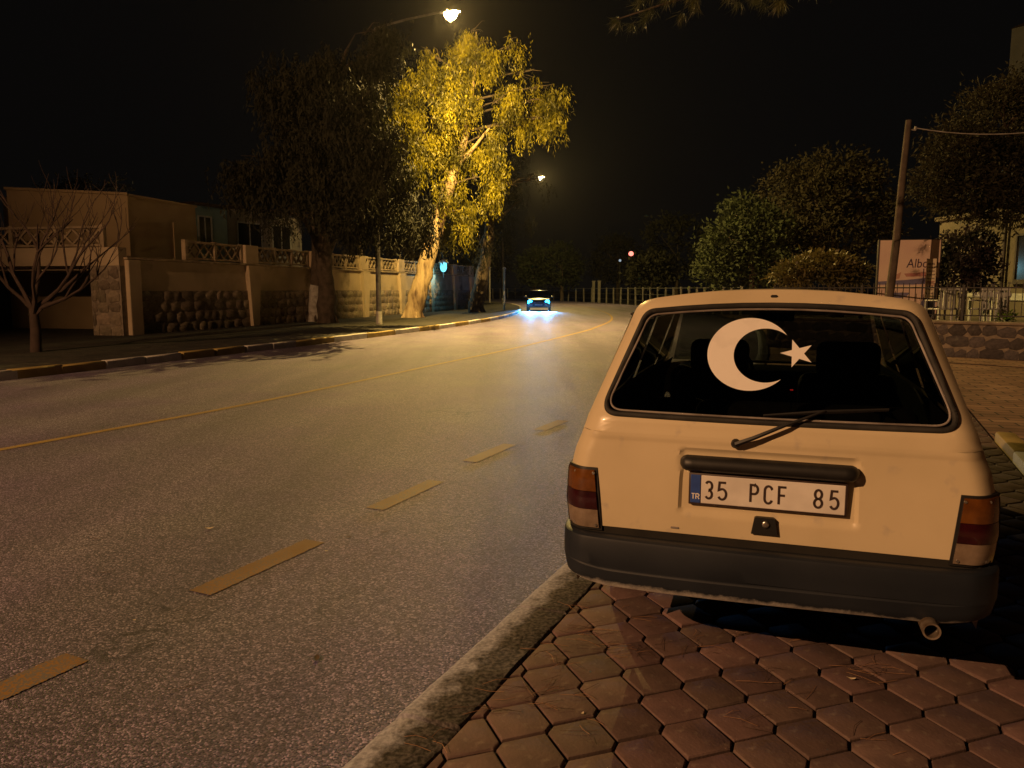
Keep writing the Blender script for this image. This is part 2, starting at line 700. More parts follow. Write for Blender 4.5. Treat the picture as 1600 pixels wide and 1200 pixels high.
M = dict(
    asphalt=asphalt_mat(),
    yellow=worn_paint('yellow_road_paint', (0.27, 0.15, 0.045), cover=0.46),
    yellow_line=worn_paint('yellow_line_paint', (0.38, 0.25, 0.05), cover=0.52),
    soil=mat('dark_soil', (0.035, 0.028, 0.02), 0.95, col2=(0.015, 0.013, 0.01), scale=3, bump=0.6, bscale=14, bdist=0.05),
    verge=mat('verge_earth', (0.045, 0.04, 0.028), 0.95, col2=(0.02, 0.02, 0.012), scale=2.0, bump=0.8, bscale=11, bdist=0.06),
    far_pave=mat('pavement_concrete', (0.16, 0.14, 0.11), 0.9, col2=(0.09, 0.08, 0.06), scale=1.2, bump=0.5, bscale=12, bdist=0.02),
    brick_road=brick_mat('brick_paving'),
    joint=mat('joint_sand', (0.014, 0.011, 0.009), 0.95, col2=(0.03, 0.024, 0.018), scale=40, bump=0.5, bscale=150, bdist=0.004),
    paver=mat('paver_clay', (0.150, 0.094, 0.083), 0.82, col2=(0.098, 0.062, 0.056), scale=9, detail=8, lo=0.35, hi=0.7, bump=0.55,
              bscale=85, bdist=0.0035, obj_random=0.22, col3=(0.21, 0.16, 0.13), scale3=26, lo3=0.56, hi3=0.78),
    kerb=kerb_mat(),
    kerb_white=worn_paint('kerb_white_paint', (0.62, 0.60, 0.56), (0.25, 0.23, 0.2), 0.55),
    kerb_yellow=worn_paint('kerb_yellow_paint', (0.42, 0.31, 0.09), (0.25, 0.22, 0.17), 0.55),
    paint=mat('aged_white_car_paint', (0.64, 0.545, 0.37), 0.34, col2=(0.55, 0.465, 0.305), scale=3.0, detail=6, lo=0.4, hi=0.75,
              coat=0.18, bump=0.015, bscale=3.5, bdist=0.02, col3=(0.46, 0.40, 0.32), scale3=14, lo3=0.62, hi3=0.8),
    bumper=bumper_mat(),
    black=mat('black_plastic', (0.011, 0.011, 0.012), 0.5, col2=(0.024, 0.023, 0.022), scale=12, lo=0.5, hi=0.8),
    rubber=mat('rubber', (0.015, 0.015, 0.015), 0.75, col2=(0.035, 0.033, 0.03), scale=15),
    seal_grey=mat('weathered_seal', (0.30, 0.27, 0.25), 0.45, col2=(0.16, 0.14, 0.13), scale=10),
    underside=mat('underbody', (0.012, 0.011, 0.010), 0.95, col2=(0.02, 0.018, 0.015), scale=8),
    interior=mat('interior_cloth', (0.018, 0.017, 0.017), 0.95, col2=(0.03, 0.028, 0.026), scale=25),
    rim=mat('steel_rim', (0.25, 0.25, 0.25), 0.45, 0.8, col2=(0.12, 0.11, 0.1), scale=8),
    chrome=mat('steel', (0.55, 0.53, 0.50), 0.3, 0.9, col2=(0.35, 0.32, 0.28), scale=30),
    pipe=mat('exhaust_steel', (0.42, 0.36, 0.30), 0.5, 0.7, col2=(0.22, 0.16, 0.11), scale=30),
    amber=mat('amber_lens', (0.15, 0.052, 0.008), 0.22, col2=(0.10, 0.034, 0.006), scale=30, coat=0.4),
    red=mat('red_lens', (0.035, 0.004, 0.007), 0.22, col2=(0.022, 0.003, 0.005), scale=30, coat=0.4),
    clear=mat('clear_lens', (0.23, 0.175, 0.13), 0.25, col2=(0.17, 0.125, 0.09), scale=30, coat=0.4),
    white=mat('white_vinyl', (0.82, 0.79, 0.76), 0.5, col2=(0.72, 0.69, 0.66), scale=14, lo=0.5, hi=0.8),
    plate=mat('number_plate', (0.78, 0.75, 0.72), 0.35, col2=(0.66, 0.63, 0.6), scale=10),
    plate_blue=mat('plate_blue', (0.035, 0.09, 0.38), 0.4, col2=(0.03, 0.07, 0.3), scale=20),
    ink=mat('plate_ink', (0.03, 0.018, 0.016), 0.5, col2=(0.05, 0.03, 0.028), scale=40),
    glass=glass('car_glass', (0.23, 0.25, 0.25)),
    glass_dark=glass('dark_glass', (0.12, 0.13, 0.14)),
    red_led=emit('red_led', (1, 0.03, 0.02), 0.8),
    plaster=mat('cream_plaster', (0.62, 0.50, 0.34), 0.9, col2=(0.48, 0.38, 0.25), scale=0.9, detail=8, lo=0.42, hi=0.66, bump=0.25,
                bscale=9, bdist=0.02, col3=(0.14, 0.11, 0.08), scale3=0.6, lo3=0.58, hi3=0.7),
    balus=mat('cast_concrete', (0.48, 0.38, 0.25), 0.9, col2=(0.3, 0.24, 0.16), scale=4, bump=0.3, bscale=30, bdist=0.01),
    stone=mat('rubble_stone', (0.36, 0.29, 0.21), 0.9, col2=(0.22, 0.18, 0.13), scale=4, bump=0.6, bscale=14, bdist=0.03, obj_random=0.3),
    stone_dark=mat('dark_rubble_stone', (0.15, 0.13, 0.125), 0.9, col2=(0.09, 0.08, 0.08), scale=5, bump=0.6, bscale=16, bdist=0.03, obj_random=0.35),
    mortar=mat('mortar', (0.36, 0.30, 0.23), 0.95, col2=(0.22, 0.18, 0.14), scale=6, bump=0.5, bscale=20, bdist=0.02),
    wall_beige=mat('beige_render', (0.50, 0.38, 0.22), 0.9, col2=(0.40, 0.30, 0.17), scale=0.7, detail=6, bump=0.15, bscale=12, bdist=0.01),
    wall_cool_lit=mat('cool_lit_render', (0.26, 0.40, 0.42), 0.9, col2=(0.2, 0.31, 0.33), scale=1.1),  # cool lamp light put into the wall colour
    wall_grey=mat('pale_grey_render', (0.42, 0.40, 0.36), 0.9, col2=(0.32, 0.3, 0.27), scale=0.8),
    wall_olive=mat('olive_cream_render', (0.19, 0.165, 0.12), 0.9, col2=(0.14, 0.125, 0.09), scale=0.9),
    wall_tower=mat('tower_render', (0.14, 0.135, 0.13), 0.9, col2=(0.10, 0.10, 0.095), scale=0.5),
    roof=mat('roof_tile', (0.10, 0.06, 0.045), 0.9, col2=(0.06, 0.04, 0.03), scale=3),
    frame=mat('window_frame', (0.55, 0.58, 0.56), 0.6, col2=(0.42, 0.44, 0.43), scale=8),
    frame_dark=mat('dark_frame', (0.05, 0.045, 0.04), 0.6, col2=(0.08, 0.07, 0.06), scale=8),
    pole=mat('pole_steel', (0.16, 0.15, 0.14), 0.6, 0.3, col2=(0.09, 0.085, 0.08), scale=6),
    pole_pale=mat('pale_pole', (0.45, 0.43, 0.40), 0.6, 0.1, col2=(0.3, 0.28, 0.26), scale=6),
    wood=mat('weathered_wood', (0.13, 0.10, 0.075), 0.9, col2=(0.08, 0.06, 0.045), scale=5, bump=0.4, bscale=25, bdist=0.01),
    concrete=mat('pole_concrete', (0.30, 0.27, 0.22), 0.9, col2=(0.2, 0.18, 0.15), scale=5, bump=0.2, bscale=25, bdist=0.01),
    whitewash=mat('limewash', (0.55, 0.53, 0.48), 0.95, col2=(0.30, 0.27, 0.23), scale=5, lo=0.45, hi=0.7, bump=0.5, bscale=15, bdist=0.03),
    bark_pale=mat('eucalyptus_bark', (0.44, 0.33, 0.19), 0.9, col2=(0.26, 0.18, 0.10), scale=2.2, detail=8, lo=0.4, hi=0.68, bump=0.9, bscale=7,
                  bdist=0.08, col3=(0.10, 0.06, 0.035), scale3=2.6, lo3=0.54, hi3=0.66, stretch=(1, 1, 0.28)),
    bark_dark=mat('dark_bark', (0.12, 0.09, 0.065), 0.95, col2=(0.06, 0.045, 0.032), scale=4, bump=0.8, bscale=12, bdist=0.05),
    twig=mat('bare_twig', (0.06, 0.038, 0.03), 0.9, col2=(0.04, 0.026, 0.02), scale=8),
    leaf_euc_lit=leaf_mat('lit_eucalyptus_leaf', (0.33, 0.285, 0.012), (0.085, 0.08, 0.010), 0.3),  # bright copy: the lamplight on the crown is put into the leaf colour
    leaf_shaded=leaf_mat('shaded_eucalyptus_leaf', (0.026, 0.026, 0.010), (0.016, 0.017, 0.008), 0.15, 0.85),  # dark copy: the shade of unlit crowns is put into the leaf colour
    leaf_green=leaf_mat('green_leaf', (0.032, 0.045, 0.013), (0.02, 0.028, 0.009), 0.3, 0.85),
    leaf_hedge=leaf_mat('hedge_leaf', (0.16, 0.13, 0.04), (0.09, 0.08, 0.026), 0.25),
    leaf_olive=leaf_mat('dusty_leaf', (0.040, 0.034, 0.014), (0.024, 0.022, 0.009), 0.25, 0.85),
    leaf_purple=leaf_mat('dark_shrub_leaf', (0.05, 0.035, 0.035), (0.03, 0.03, 0.02), 0.2),
    leaf_bright=leaf_mat('bright_leaf', (0.20, 0.32, 0.03), (0.12, 0.22, 0.03), 0.3),
    leaf_silver=leaf_mat('silver_leaf', (0.32, 0.34, 0.30), (0.2, 0.22, 0.18), 0.25),
    needle=leaf_mat('pine_needle', (0.10, 0.10, 0.03), (0.06, 0.07, 0.022), 0.2),
    needle_dry=mat('dry_needle', (0.36, 0.20, 0.10), 0.8, col2=(0.20, 0.10, 0.055), scale=9),
    needle_dark=mat('old_needle', (0.10, 0.055, 0.035), 0.8, col2=(0.05, 0.03, 0.02), scale=9),
    dry_leaf=mat('dry_leaf', (0.10, 0.055, 0.03), 0.8, col2=(0.05, 0.03, 0.02), scale=30),
    scrap=mat('paper_scrap', (0.70, 0.60, 0.42), 0.8, col2=(0.55, 0.46, 0.32), scale=40),
    poster=mat('poster_print', (0.85, 0.66, 0.52), 0.5, col2=(0.78, 0.58, 0.50), scale=1.4),
    poster_blue=mat('poster_blue', (0.16, 0.16, 0.30), 0.5, col2=(0.22, 0.2, 0.32), scale=4),
    poster_rose=mat('poster_rose', (0.52, 0.22, 0.20), 0.5, col2=(0.58, 0.34, 0.26), scale=4),
    poster_cream=mat('poster_cream', (0.88, 0.76, 0.55), 0.5, col2=(0.80, 0.66, 0.46), scale=4),
    poster_ink=mat('poster_ink', (0.05, 0.03, 0.07), 0.6, col2=(0.08, 0.04, 0.08), scale=20),
    white_plastic=mat('white_plastic', (0.70, 0.72, 0.68), 0.5, col2=(0.55, 0.57, 0.53), scale=5),
    iron=mat('black_iron', (0.025, 0.025, 0.025), 0.55, 0.3, col2=(0.05, 0.045, 0.04), scale=12),
    fence_post=mat('fence_concrete', (0.28, 0.26, 0.23), 0.9, col2=(0.18, 0.165, 0.14), scale=3),
    wire=mat('galvanised_wire', (0.28, 0.28, 0.28), 0.5, 0.5, col2=(0.2, 0.2, 0.2), scale=3),
    dark_car=mat('dark_blue_car_paint', (0.03, 0.05, 0.09), 0.3, 0.2, col2=(0.04, 0.06, 0.11), scale=3, coat=0.5),
    sodium=glow_glass('sodium_lamp', (1.0, 0.72, 0.28), 12.0),
    sodium_far=glow_glass('far_lamp_glass', (1.0, 0.92, 0.78), 0.25),
    headlight=emit('headlight_glass', (0.016, 0.42, 1.0), 26.0),
    cyan_light=emit('cyan_lantern_glass', (0.12, 0.62, 0.85), 2.6),
    red_light=emit('red_beacon_glass', (1.0, 0.22, 0.16), 2.6),
    globe_light=emit('globe_glass', (0.70, 0.85, 1.0), 0.45),
)

# ------------------------------------------------------------------ road line
ctrl = [(-31.0, -49.0), (-17.6, -20.0), (-8.75, -1.3), (-4.85, 7.14), (-3.34, 10.45), (-1.34, 15.95), (0.0, 19.6), (2.2, 26.5), (3.3, 30.5), (4.9, 38.0),
        (5.9, 47.0), (6.3, 57.0), (6.1, 68.0), (4.6, 82.0), (1.0, 98.0), (-7.0, 118.0), (-22.0, 142.0), (-45.0, 168.0)]


def catmull(pts, per=12):
    P = [Vector((p[0], p[1], 0)) for p in pts]
    out = []
    for i in range(len(P) - 1):
        p0, p1, p2, p3 = P[max(i - 1, 0)], P[i], P[i + 1], P[min(i + 2, len(P) - 1)]
        for k in range(per):
            t = k / per
            out.append(0.5 * ((2 * p1) + (p2 - p0) * t + (2 * p0 - 5 * p1 + 4 * p2 - p3) * t * t + (3 * p1 - p0 - 3 * p2 + p3) * t ** 3))
    out.append(P[-1])
    return out


def resample(pts, step):
    out = [pts[0].copy()]
    acc = 0.0
    for a, b in zip(pts[:-1], pts[1:]):
        d = (b - a).length
        while acc + d >= step:
            t = (step - acc) / d
            a = a + (b - a) * t
            out.append(a.copy())
            d = (b - a).length
            acc = 0.0
        acc += d
    return out


line = resample(catmull(ctrl, 16), 0.5)
tang = []
for i in range(len(line)):
    d = line[min(i + 3, len(line) - 1)] - line[max(i - 3, 0)]
    tang.append(d.normalized())
norm = [Vector((t.y, -t.x, 0)) for t in tang]      # to the right of travel
LEFT, RIGHT = 5.6, 5.97


def off(i, d, z=0.0):
    p = line[i] + norm[i] * d
    return Vector((p.x, p.y, z))


def strip(name, d0, d1, z, m, i0=0, i1=None, nu=1, parent=None, zf=None):
    i1 = len(line) - 1 if i1 is None else i1
    b = MB()
    n = i1 - i0
    b.grid(nu, n, lambda u, v: off(i0 + int(round(v * n)), d0 + (d1 - d0) * u, z if zf is None else zf(u)))
    return b.build(name, m, parent)


def idx_at_y(y):
    return min(range(len(line)), key=lambda i: abs(line[i].y - y))


ground = MB()
ground.grid(8, 8, lambda u, v: (-400 + 800 * u, -200 + 800 * v, -0.30))
tag(ground.build('ground', M['soil']), kind='structure')
road = strip('road', -LEFT - 0.05, RIGHT - 0.011, -0.06, M['asphalt'], nu=6)
tag(road, kind='structure')


def ribbon(name, d0, d1, i0, i1, z, m, parent):
    b = MB()
    n = max(i1 - i0, 1)
    b.grid(1, n, lambda u, v: off(i0 + int(round(v * n)), d0 + (d1 - d0) * u, z))
    return b.build(name, m, parent)


ribbon('centre_line', -0.055, 0.055, 0, len(line) - 1, -0.056, M['yellow_line'], road)
# lane dashes, 1.1 m long, right of the centre line: read off the photo
for (a, b_) in [((60 - 75, 1087), (120, 1026)), ((312, 926), (492, 845)), ((585, 795), (682, 751)), ((733, 721), (797, 694)), ((842, 672), (880, 657))]:
    A, B = gnd(*a, z=-0.056), gnd(*b_, z=-0.056)
    d = (B - A).normalized()
    n = Vector((d.y, -d.x, 0)) * 0.075
    q = MB()
    segs = 48
    ja = [random.uniform(-0.009, 0.006) for _ in range(2 * segs + 2)]
    q.grid(1, segs, lambda u, v: A + (B - A) * v + n * ((u * 2 - 1) * (1 + ja[int(v * segs) * 2 + int(u)] * 8)))
    q.build('lane_dash', M['yellow'], road)

# ------------------------------------------------------------------ far (left) verge, pavement and painted kerb
verge = strip('verge', -40.0, -LEFT - 0.155, 0.07, M['verge'], idx_at_y(-30), None, 6)
tag(verge, kind='structure')
kerb_far = empty('kerb_far')
tag(kerb_far, kind='structure')
i = idx_at_y(6.0)
k = 0
me_w = me_y = None
# stones are alike: share one mesh per colour
st = MB()
st.rbox(-0.16, 0.0, -0.49, 0.49, -0.2, 0.10, 0.02, 1)
me_w = st.mesh('kerb_stone', 40)
me_w.materials.append(M['kerb_white'])
me_y = me_w.copy()
me_y.materials.clear()
me_y.materials.append(M['kerb_yellow'])
while i < idx_at_y(75.0):
    me = me_w if (k // 2) % 2 == 0 else me_y
    o = link_mesh('kerb_stone', me, None, kerb_far)
    o.location = off(i, -LEFT, random.uniform(-0.008, 0.008))
    o.rotation_euler = (random.uniform(-.01, .01), random.uniform(-.02, .02), -math.atan2(tang[i].x, tang[i].y) + random.uniform(-.012, .012))
    i += 2
    k += 1

# ------------------------------------------------------------------ near (right) pavement with hexagonal pavers
i_van = min(range(len(line)), key=lambda i: (off(i, RIGHT) - Vector((0.2, 3.9, 0))).length)
KD = tang[i_van].copy()                      # along the kerb
QD = Vector((KD.y, -KD.x, 0))                # across, away from the road
K0 = off(i_van, RIGHT)                       # foot on the road edge of the kerb


def kq(k, q, z=0.0):
    p = K0 + KD * k + QD * q
    return Vector((p.x, p.y, z))


KW = 0.255                                   # kerb width
PAVE_Q1 = 2.62                               # far edge of the pavement
kerb_near = empty('kerb_near')
tag(kerb_near, kind='structure')
kprof = [(0.0, -0.2), (0.0, -0.035), (0.012, -0.016), (0.035, -0.004), (0.08, 0.0), (KW - 0.006, 0.002), (KW, -0.004), (KW, -0.2)]
ks = MB()
NS = 14
bb = []
for j in range(NS + 1):
    y = -0.492 + 0.984 * j / NS
    bb.append([(x + (random.uniform(-.0015, .0015) if z > -0.1 else 0), y, z + (random.uniform(-.003, .002) if z > -0.1 else 0)) for x, z in kprof])
ks.loops(bb, closed=False)
ks.poly(bb[0]); ks.poly(bb[-1])
me_k = ks.mesh('kerb_stone', 50)
me_k.materials.append(M['kerb'])
for j in range(-5, 26):
    kk = j * 1.0 + 0.07
    if kk < 6:
        p = kq(kk, 0)
        a = KD
    else:
        ii = i_van + int(round(kk / 0.5))
        p = off(ii, RIGHT)
        a = tang[ii]
    o = link_mesh('kerb_stone', me_k, None, kerb_near)
    o.location = (p.x, p.y, random.uniform(-.006, .002))
    o.rotation_euler = (0, random.uniform(-.015, .015), -math.atan2(a.x, a.y))

side_yard = strip('side_road', RIGHT + KW - 0.02, 30.0, -0.035, M['brick_road'], idx_at_y(-12), idx_at_y(46), 8)
tag(side_yard, kind='structure')
bed = MB()
bed.quad(kq(-4.2, KW - 0.01, -0.016), kq(-4.2, PAVE_Q1, -0.016), kq(9.0, PAVE_Q1, -0.016), kq(9.0, KW - 0.01, -0.016))
pavement = bed.build('pavement', M['joint'])
tag(pavement, kind='structure')

PSI = 0.327
VAN = Vector((0.925, 2.73, 0.0))
VR = Vector((math.cos(PSI), -math.sin(PSI), 0))
VF = Vector((math.sin(PSI), math.cos(PSI), 0))
SQ, RK, SH = 0.228, 0.157, 0.048             # paver width across, row pitch along, length of the short side
HT = RK - SH / 2


def clip_half(poly, qa, sign):
    out = []
    for a, b in zip(poly, poly[1:] + poly[:1]):
        ia, ib = sign * (a[0] - qa) >= 0, sign * (b[0] - qa) >= 0
        if ia: out.append(a)
        if ia != ib:
            t = (qa - a[0]) / (b[0] - a[0])
            out.append((qa, a[1] + (b[1] - a[1]) * t))
    return out


def paver_mesh(poly, name='paver'):
    """poly in (q,k) round its own centre; joint gap and worn, chamfered rim"""
    b = MB()
    c = (sum(p[0] for p in poly) / len(poly), sum(p[1] for p in poly) / len(poly))

    def shrink(d, z, jit=0.0):
        out = []
        n = len(poly)
        for i in range(n):
            p0, p1, p2 = poly[i - 1], poly[i], poly[(i + 1) % n]
            e1 = Vector((p1[0] - p0[0], p1[1] - p0[1])).normalized()
            e2 = Vector((p2[0] - p1[0], p2[1] - p1[1])).normalized()
            n1, n2 = Vector((-e1.y, e1.x)), Vector((-e2.y, e2.x))
            m_ = (n1 + n2)
            m_ = m_ / max(m_.dot(n1), 0.25)
            out.append((p1[0] + m_.x * d + random.uniform(-jit, jit), p1[1] + m_.y * d + random.uniform(-jit, jit), z))
        return out
    b.loops([shrink(0.0055, -0.05), shrink(0.0055, -0.005, 0.0012), shrink(0.0080, -0.0012, 0.0016), shrink(0.0115, 0.0, 0.0016)])
    n = len(poly)
    b.f.append(tuple(range(3 * n, 4 * n)))
    # the outline is not rotated by recalc
    me = b.mesh(name, 30)
    me.materials.append(M['paver'])
    return me


hexa = [(0, -HT), (SQ / 2, -HT + (RK - SH)), (SQ / 2, SH / 2), (0, HT), (-SQ / 2, SH / 2), (-SQ / 2, -SH / 2)]
hexa = [(0, -HT), (SQ / 2, -SH / 2), (SQ / 2, SH / 2), (0, HT), (-SQ / 2, SH / 2), (-SQ / 2, -SH / 2)]
variants = [paver_mesh(hexa) for _ in range(8)]
halves = {}
rot_kq = math.atan2(QD.y, QD.x)
cells = []
q_first = KW + 0.045
for r in range(-30, 62):
    for c in range(-1, 14):
        kk = r * RK + 0.11
        qq = q_first + c * SQ + (SQ / 2 if r % 2 else 0)
        if qq + SQ / 2 < KW + 0.02 or qq - SQ / 2 > PAVE_Q1 - 0.02: continue
        P = kq(kk, qq)
        if P.y < 0.9: continue
        px = CX + F * P.x / P.y
        rel = P - VAN
        lat, fwd = rel.dot(VR), rel.dot(VF)
        under = (-0.62 < lat < 0.62 and fwd > 1.3) or (-0.8 < lat and fwd > 1.9 and lat < 0.5) or (lat < -0.5 and fwd > 2.4)
        vis = (not under) and px < 1900 and P.y < 8.0
        cells.append((vis, P.length, kk, qq, P))
cells.sort(key=lambda t: (not t[0], t[1]))
rest = MB()
n_pav = 0
for vis, dist, kk, qq, P in cells:
    poly = hexa
    cut = None
    if qq - SQ / 2 < KW + 0.001:
        cut = ('a', round(KW + 0.001 - qq, 4), 1)
    elif qq + SQ / 2 > PAVE_Q1 - 0.012:
        cut = ('b', round(PAVE_Q1 - 0.012 - qq, 4), -1)
    if cut:
        if cut not in halves:
            pl = clip_half(hexa, cut[1], cut[2])
            halves[cut] = paver_mesh(pl) if len(pl) >= 3 else None
        me = halves[cut]
        if me is None: continue
    else:
        me = random.choice(variants)
    flip = PI if (not cut and random.random() < 0.5) else 0.0
    z = random.uniform(-0.004, 0.002)
    tilt = (random.uniform(-.012, .012), random.uniform(-.012, .012))
    if vis and n_pav < 296:
        o = link_mesh('paver', me, None, pavement)
        o.location = (P.x, P.y, z)
        o.rotation_euler = (tilt[0], tilt[1], rot_kq + flip)
        n_pav += 1
    else:
        R = Matrix.Translation((P.x, P.y, z)) @ Matrix.Rotation(rot_kq + flip, 4, 'Z')
        n0 = len(rest.v)
        rest.v += [tuple(R @ v.co) for v in me.vertices]
        rest.f += [tuple(n0 + i for i in p.vertices) for p in me.polygons]
if rest.v:
    o = rest.build('paver_field', M['paver'], pavement, 30)
    o['kind'] = 'stuff'

# painted kerb on the far side of the pavement
kerb_side = empty('kerb_side')
tag(kerb_side, kind='structure')
sk = MB()
sk.rbox(0.0, 0.17, -0.49, 0.49, -0.2, 0.085, 0.022, 2)
me_sw = sk.mesh('kerb_stone', 40)
me_sw.materials.append(M['kerb_white'])
me_sy = me_sw.copy()
me_sy.materials.clear()
me_sy.materials.append(M['kerb_yellow'])
for j in range(-4, 5):
    p = kq(j * 1.0 + 0.62, PAVE_Q1)
    o = link_mesh('kerb_stone', me_sw if j % 2 else me_sy, None, kerb_side)
    o.location = (p.x, p.y, random.uniform(-.006, .006))
    o.rotation_euler = (0, random.uniform(-.02, .02), -math.atan2(KD.x, KD.y) + random.uniform(-.01, .01))

# ------------------------------------------------------------------ parked white estate car
def smooth(t):
    t = max(0.0, min(1.0, t))
    return t * t * (3 - 2 * t)


def interp(tab, z):
    if z <= tab[0][0]: return tab[0][1]
    for (a, b), (c, d) in zip(tab[:-1], tab[1:]):
        if z <= c: return b + (d - b) * (z - a) / (c - a)
    return tab[-1][1]


HWT = [(0.26, 0.715), (0.50, 0.738), (0.62, 0.754), (0.74, 0.750), (0.82, 0.733), (0.89, 0.706), (0.95, 0.688), (1.345, 0.556)]
TC = [(0.556, 1.345), (0.547, 1.370), (0.530, 1.390), (0.502, 1.405), (0.455, 1.416), (0.36, 1.429), (0.24, 1.441), (0.12, 1.447), (0.0, 1.449)]
TC = TC + [(-x, z) for x, z in TC[-2::-1]]
hw = lambda z: interp(HWT, z)


def yr(x, z):
    """rear surface of the body: forward distance of the skin"""
    y = -0.005 + 0.04 * (max(z - 0.5, 0) / 0.45) ** 1.5 if z <= 0.95 else 0.035 + (z - 0.95) * 0.62
    w = hw(min(z, 1.345)) if z <= 1.345 else interp([(1.345, 0.556), (1.394, 0.535), (1.41, 0.508), (1.449, 0.45)], z)
    e = w - abs(x)
    r = 0.085
    if e < r: y += 0.07 * ((r - max(e, 0)) / r) ** 2.3
    if z > 1.385: y += 0.5 * (z - 1.385)
    return y


def hws(z, y):
    return hw(z) * (1 + 0.06 * smooth((y - 0.1) / 1.2) - 0.05 * smooth((y - 3.2) / 1.0))


van = empty('estate_car', VAN, -PSI)
tag(van, 'cream white estate car parked on the pavement, white crescent and star on rear window', 'car')

# rear body panel below the glass, with the recess round the number plate
b = MB()
NX, NZ = 120, 44


def rear_low(u, v):
    z = 0.531 + 0.369 * v
    x = (u * 2 - 1) * hw(z)
    y = yr(x, z)
    rx = smooth((0.312 - abs(x)) / 0.012)
    rz = smooth((z - 0.60) / 0.03) * smooth((0.86 - z) / 0.02)
    y += 0.012 * rx * rz
    y -= 0.004 * smooth((z - 0.872) / 0.01)           # waist crease
    return (x, y, z)


b.grid(NX, NZ, rear_low)
tg = b.build('tailgate', M['paint'], van, 35)

# rear frame round the glass
outer = [(-hw(0.90) + 2 * hw(0.90) * i / 30, 0.90) for i in range(30)]
outer += [(hw(z), z) for z in [0.90 + 0.445 * i / 18 for i in range(18)]]
outer += TC
outer += [(-hw(z), z) for z in [0.90 + 0.445 * i / 18 for i in range(17, 0, -1)]]


def roundpoly(c, r, n=10):
    out = []
    m = len(c)
    for i in range(m):
        p0, p1, p2 = Vector(c[i - 1]), Vector(c[i]), Vector(c[(i + 1) % m])
        d1, d2 = (p0 - p1).normalized(), (p2 - p1).normalized()
        ang = d1.angle(d2)
        t = r / math.tan(ang / 2)
        a, e = p1 + d1 * t, p1 + d2 * t
        for k in range(n + 1):
            s = k / n
            q = (1 - s) ** 2 * a + 2 * s * (1 - s) * p1 + s * s * e
            out.append((q.x, q.y))
    return out


def win_loop(inset=0.0, n=240):
    c = [(-0.628 + inset, 0.966 + inset), (0.628 - inset, 0.966 + inset), (0.495 - inset, 1.362 - inset), (-0.495 + inset, 1.362 - inset)]
    base = roundpoly(c, 0.05, 12)
    dense = []
    for a, e in zip(base, base[1:] + base[:1]):
        for k in range(8):
            x = a[0] + (e[0] - a[0]) * k / 8
            z = a[1] + (e[1] - a[1]) * k / 8
            z += 0.030 * (1 - (x / 0.5) ** 2) * smooth((z - 1.2) / 0.15) if abs(x) < 0.5 else 0
            z += -0.006 * (1 - (x / 0.63) ** 2) * smooth((1.1 - z) / 0.1)
            dense.append((x, z))
    return dense


def by_angle(dense, targets, c=(0, 1.17)):
    an = sorted((math.atan2(z - c[1], x - c[0]), x, z) for x, z in dense)
    an = [(an[-1][0] - 2 * PI, *an[-1][1:])] + an + [(an[0][0] + 2 * PI, *an[0][1:])]
    out = []
    for x, z in targets:
        t = math.atan2(z - c[1], x - c[0])
        for p, q in zip(an[:-1], an[1:]):
            if p[0] <= t <= q[0]:
                s = (t - p[0]) / max(q[0] - p[0], 1e-9)
                out.append((p[1] + (q[1] - p[1]) * s, p[2] + (q[2] - p[2]) * s))
                break
    return out


inner = by_angle(win_loop(0.0), outer)
b = MB()
loops = []
for s in (0, 0.15, 0.35, 0.6, 0.85, 1.0):
    L_ = []
    for (xo, zo), (xi, zi) in zip(outer, inner):
        x, z = xo + (xi - xo) * s, zo + (zi - zo) * s
        y = yr(x, z)
        if z < 0.955: y -= 0.004 * smooth((0.93 - z) / 0.03)
        L_.append((x, y, z))
    loops.append(L_)
loops.append([(x * 0.99, yr(x, z) + 0.02, z * 0.99 + 1.17 * 0.01) for x, z in inner])
b.loops(loops)
b.build('window_surround', M['paint'], tg, 40)

# rubber seal with weathered inner bead, glass, interior side
w_seal = win_loop(0.004)
seal = MB()
seal.tube([(x, yr(x, z) - 0.002, z) for x, z in w_seal] + [(w_seal[0][0], yr(*w_seal[0]) - 0.002, w_seal[0][1])], 0.011, 6, cap=False)
rear_win = seal.build('rear_window_seal', M['rubber'], tg, 60)
w_bead = win_loop(0.019)
bead = MB()
bead.tube([(x, yr(x, z) - 0.004, z) for x, z in w_bead] + [(w_bead[0][0], yr(*w_bead[0]) - 0.004, w_bead[0][1])], 0.0042, 6, cap=False)
bead.build('seal_bead', M['seal_grey'], tg, 60)
yg = lambda z: 0.035 + (z - 0.95) * 0.62 + 0.006
g = MB()
g.poly([(x, yg(z), z) for x, z in win_loop(0.008)[::3]])
g.build('rear_glass', M['glass'], tg)

# crescent and star decal, laid on the glass
SL = math.sqrt(1 + 0.62 ** 2)


def on_glass(a, s, zc=1.205, dy=-0.004):
    z = zc + s / SL
    return (a, yg(z) + dy, z)


def arc_pts(cx, r, a0, a1, n):
    return [(cx + r * math.cos(a0 + (a1 - a0) * i / n), r * math.sin(a0 + (a1 - a0) * i / n)) for i in range(n + 1)]


ro, co, ri, ci = 0.157, -0.080, 0.116, -0.022
xi_ = (ro ** 2 - ri ** 2 - co ** 2 + ci ** 2) / (2 * (ci - co))
yi_ = math.sqrt(ro ** 2 - (xi_ - co) ** 2)
a_o = math.atan2(yi_, xi_ - co)
a_i = math.atan2(yi_, xi_ - ci)
o_arc = arc_pts(co, ro, a_o, 2 * PI - a_o, 60)
i_arc = arc_pts(ci, ri, a_i, 2 * PI - a_i, 60)
rt = math.radians(-5)


def rotp(p):
    x, s = p[0] - co, p[1]
    return (co + x * math.cos(rt) - s * math.sin(rt), x * math.sin(rt) + s * math.cos(rt))


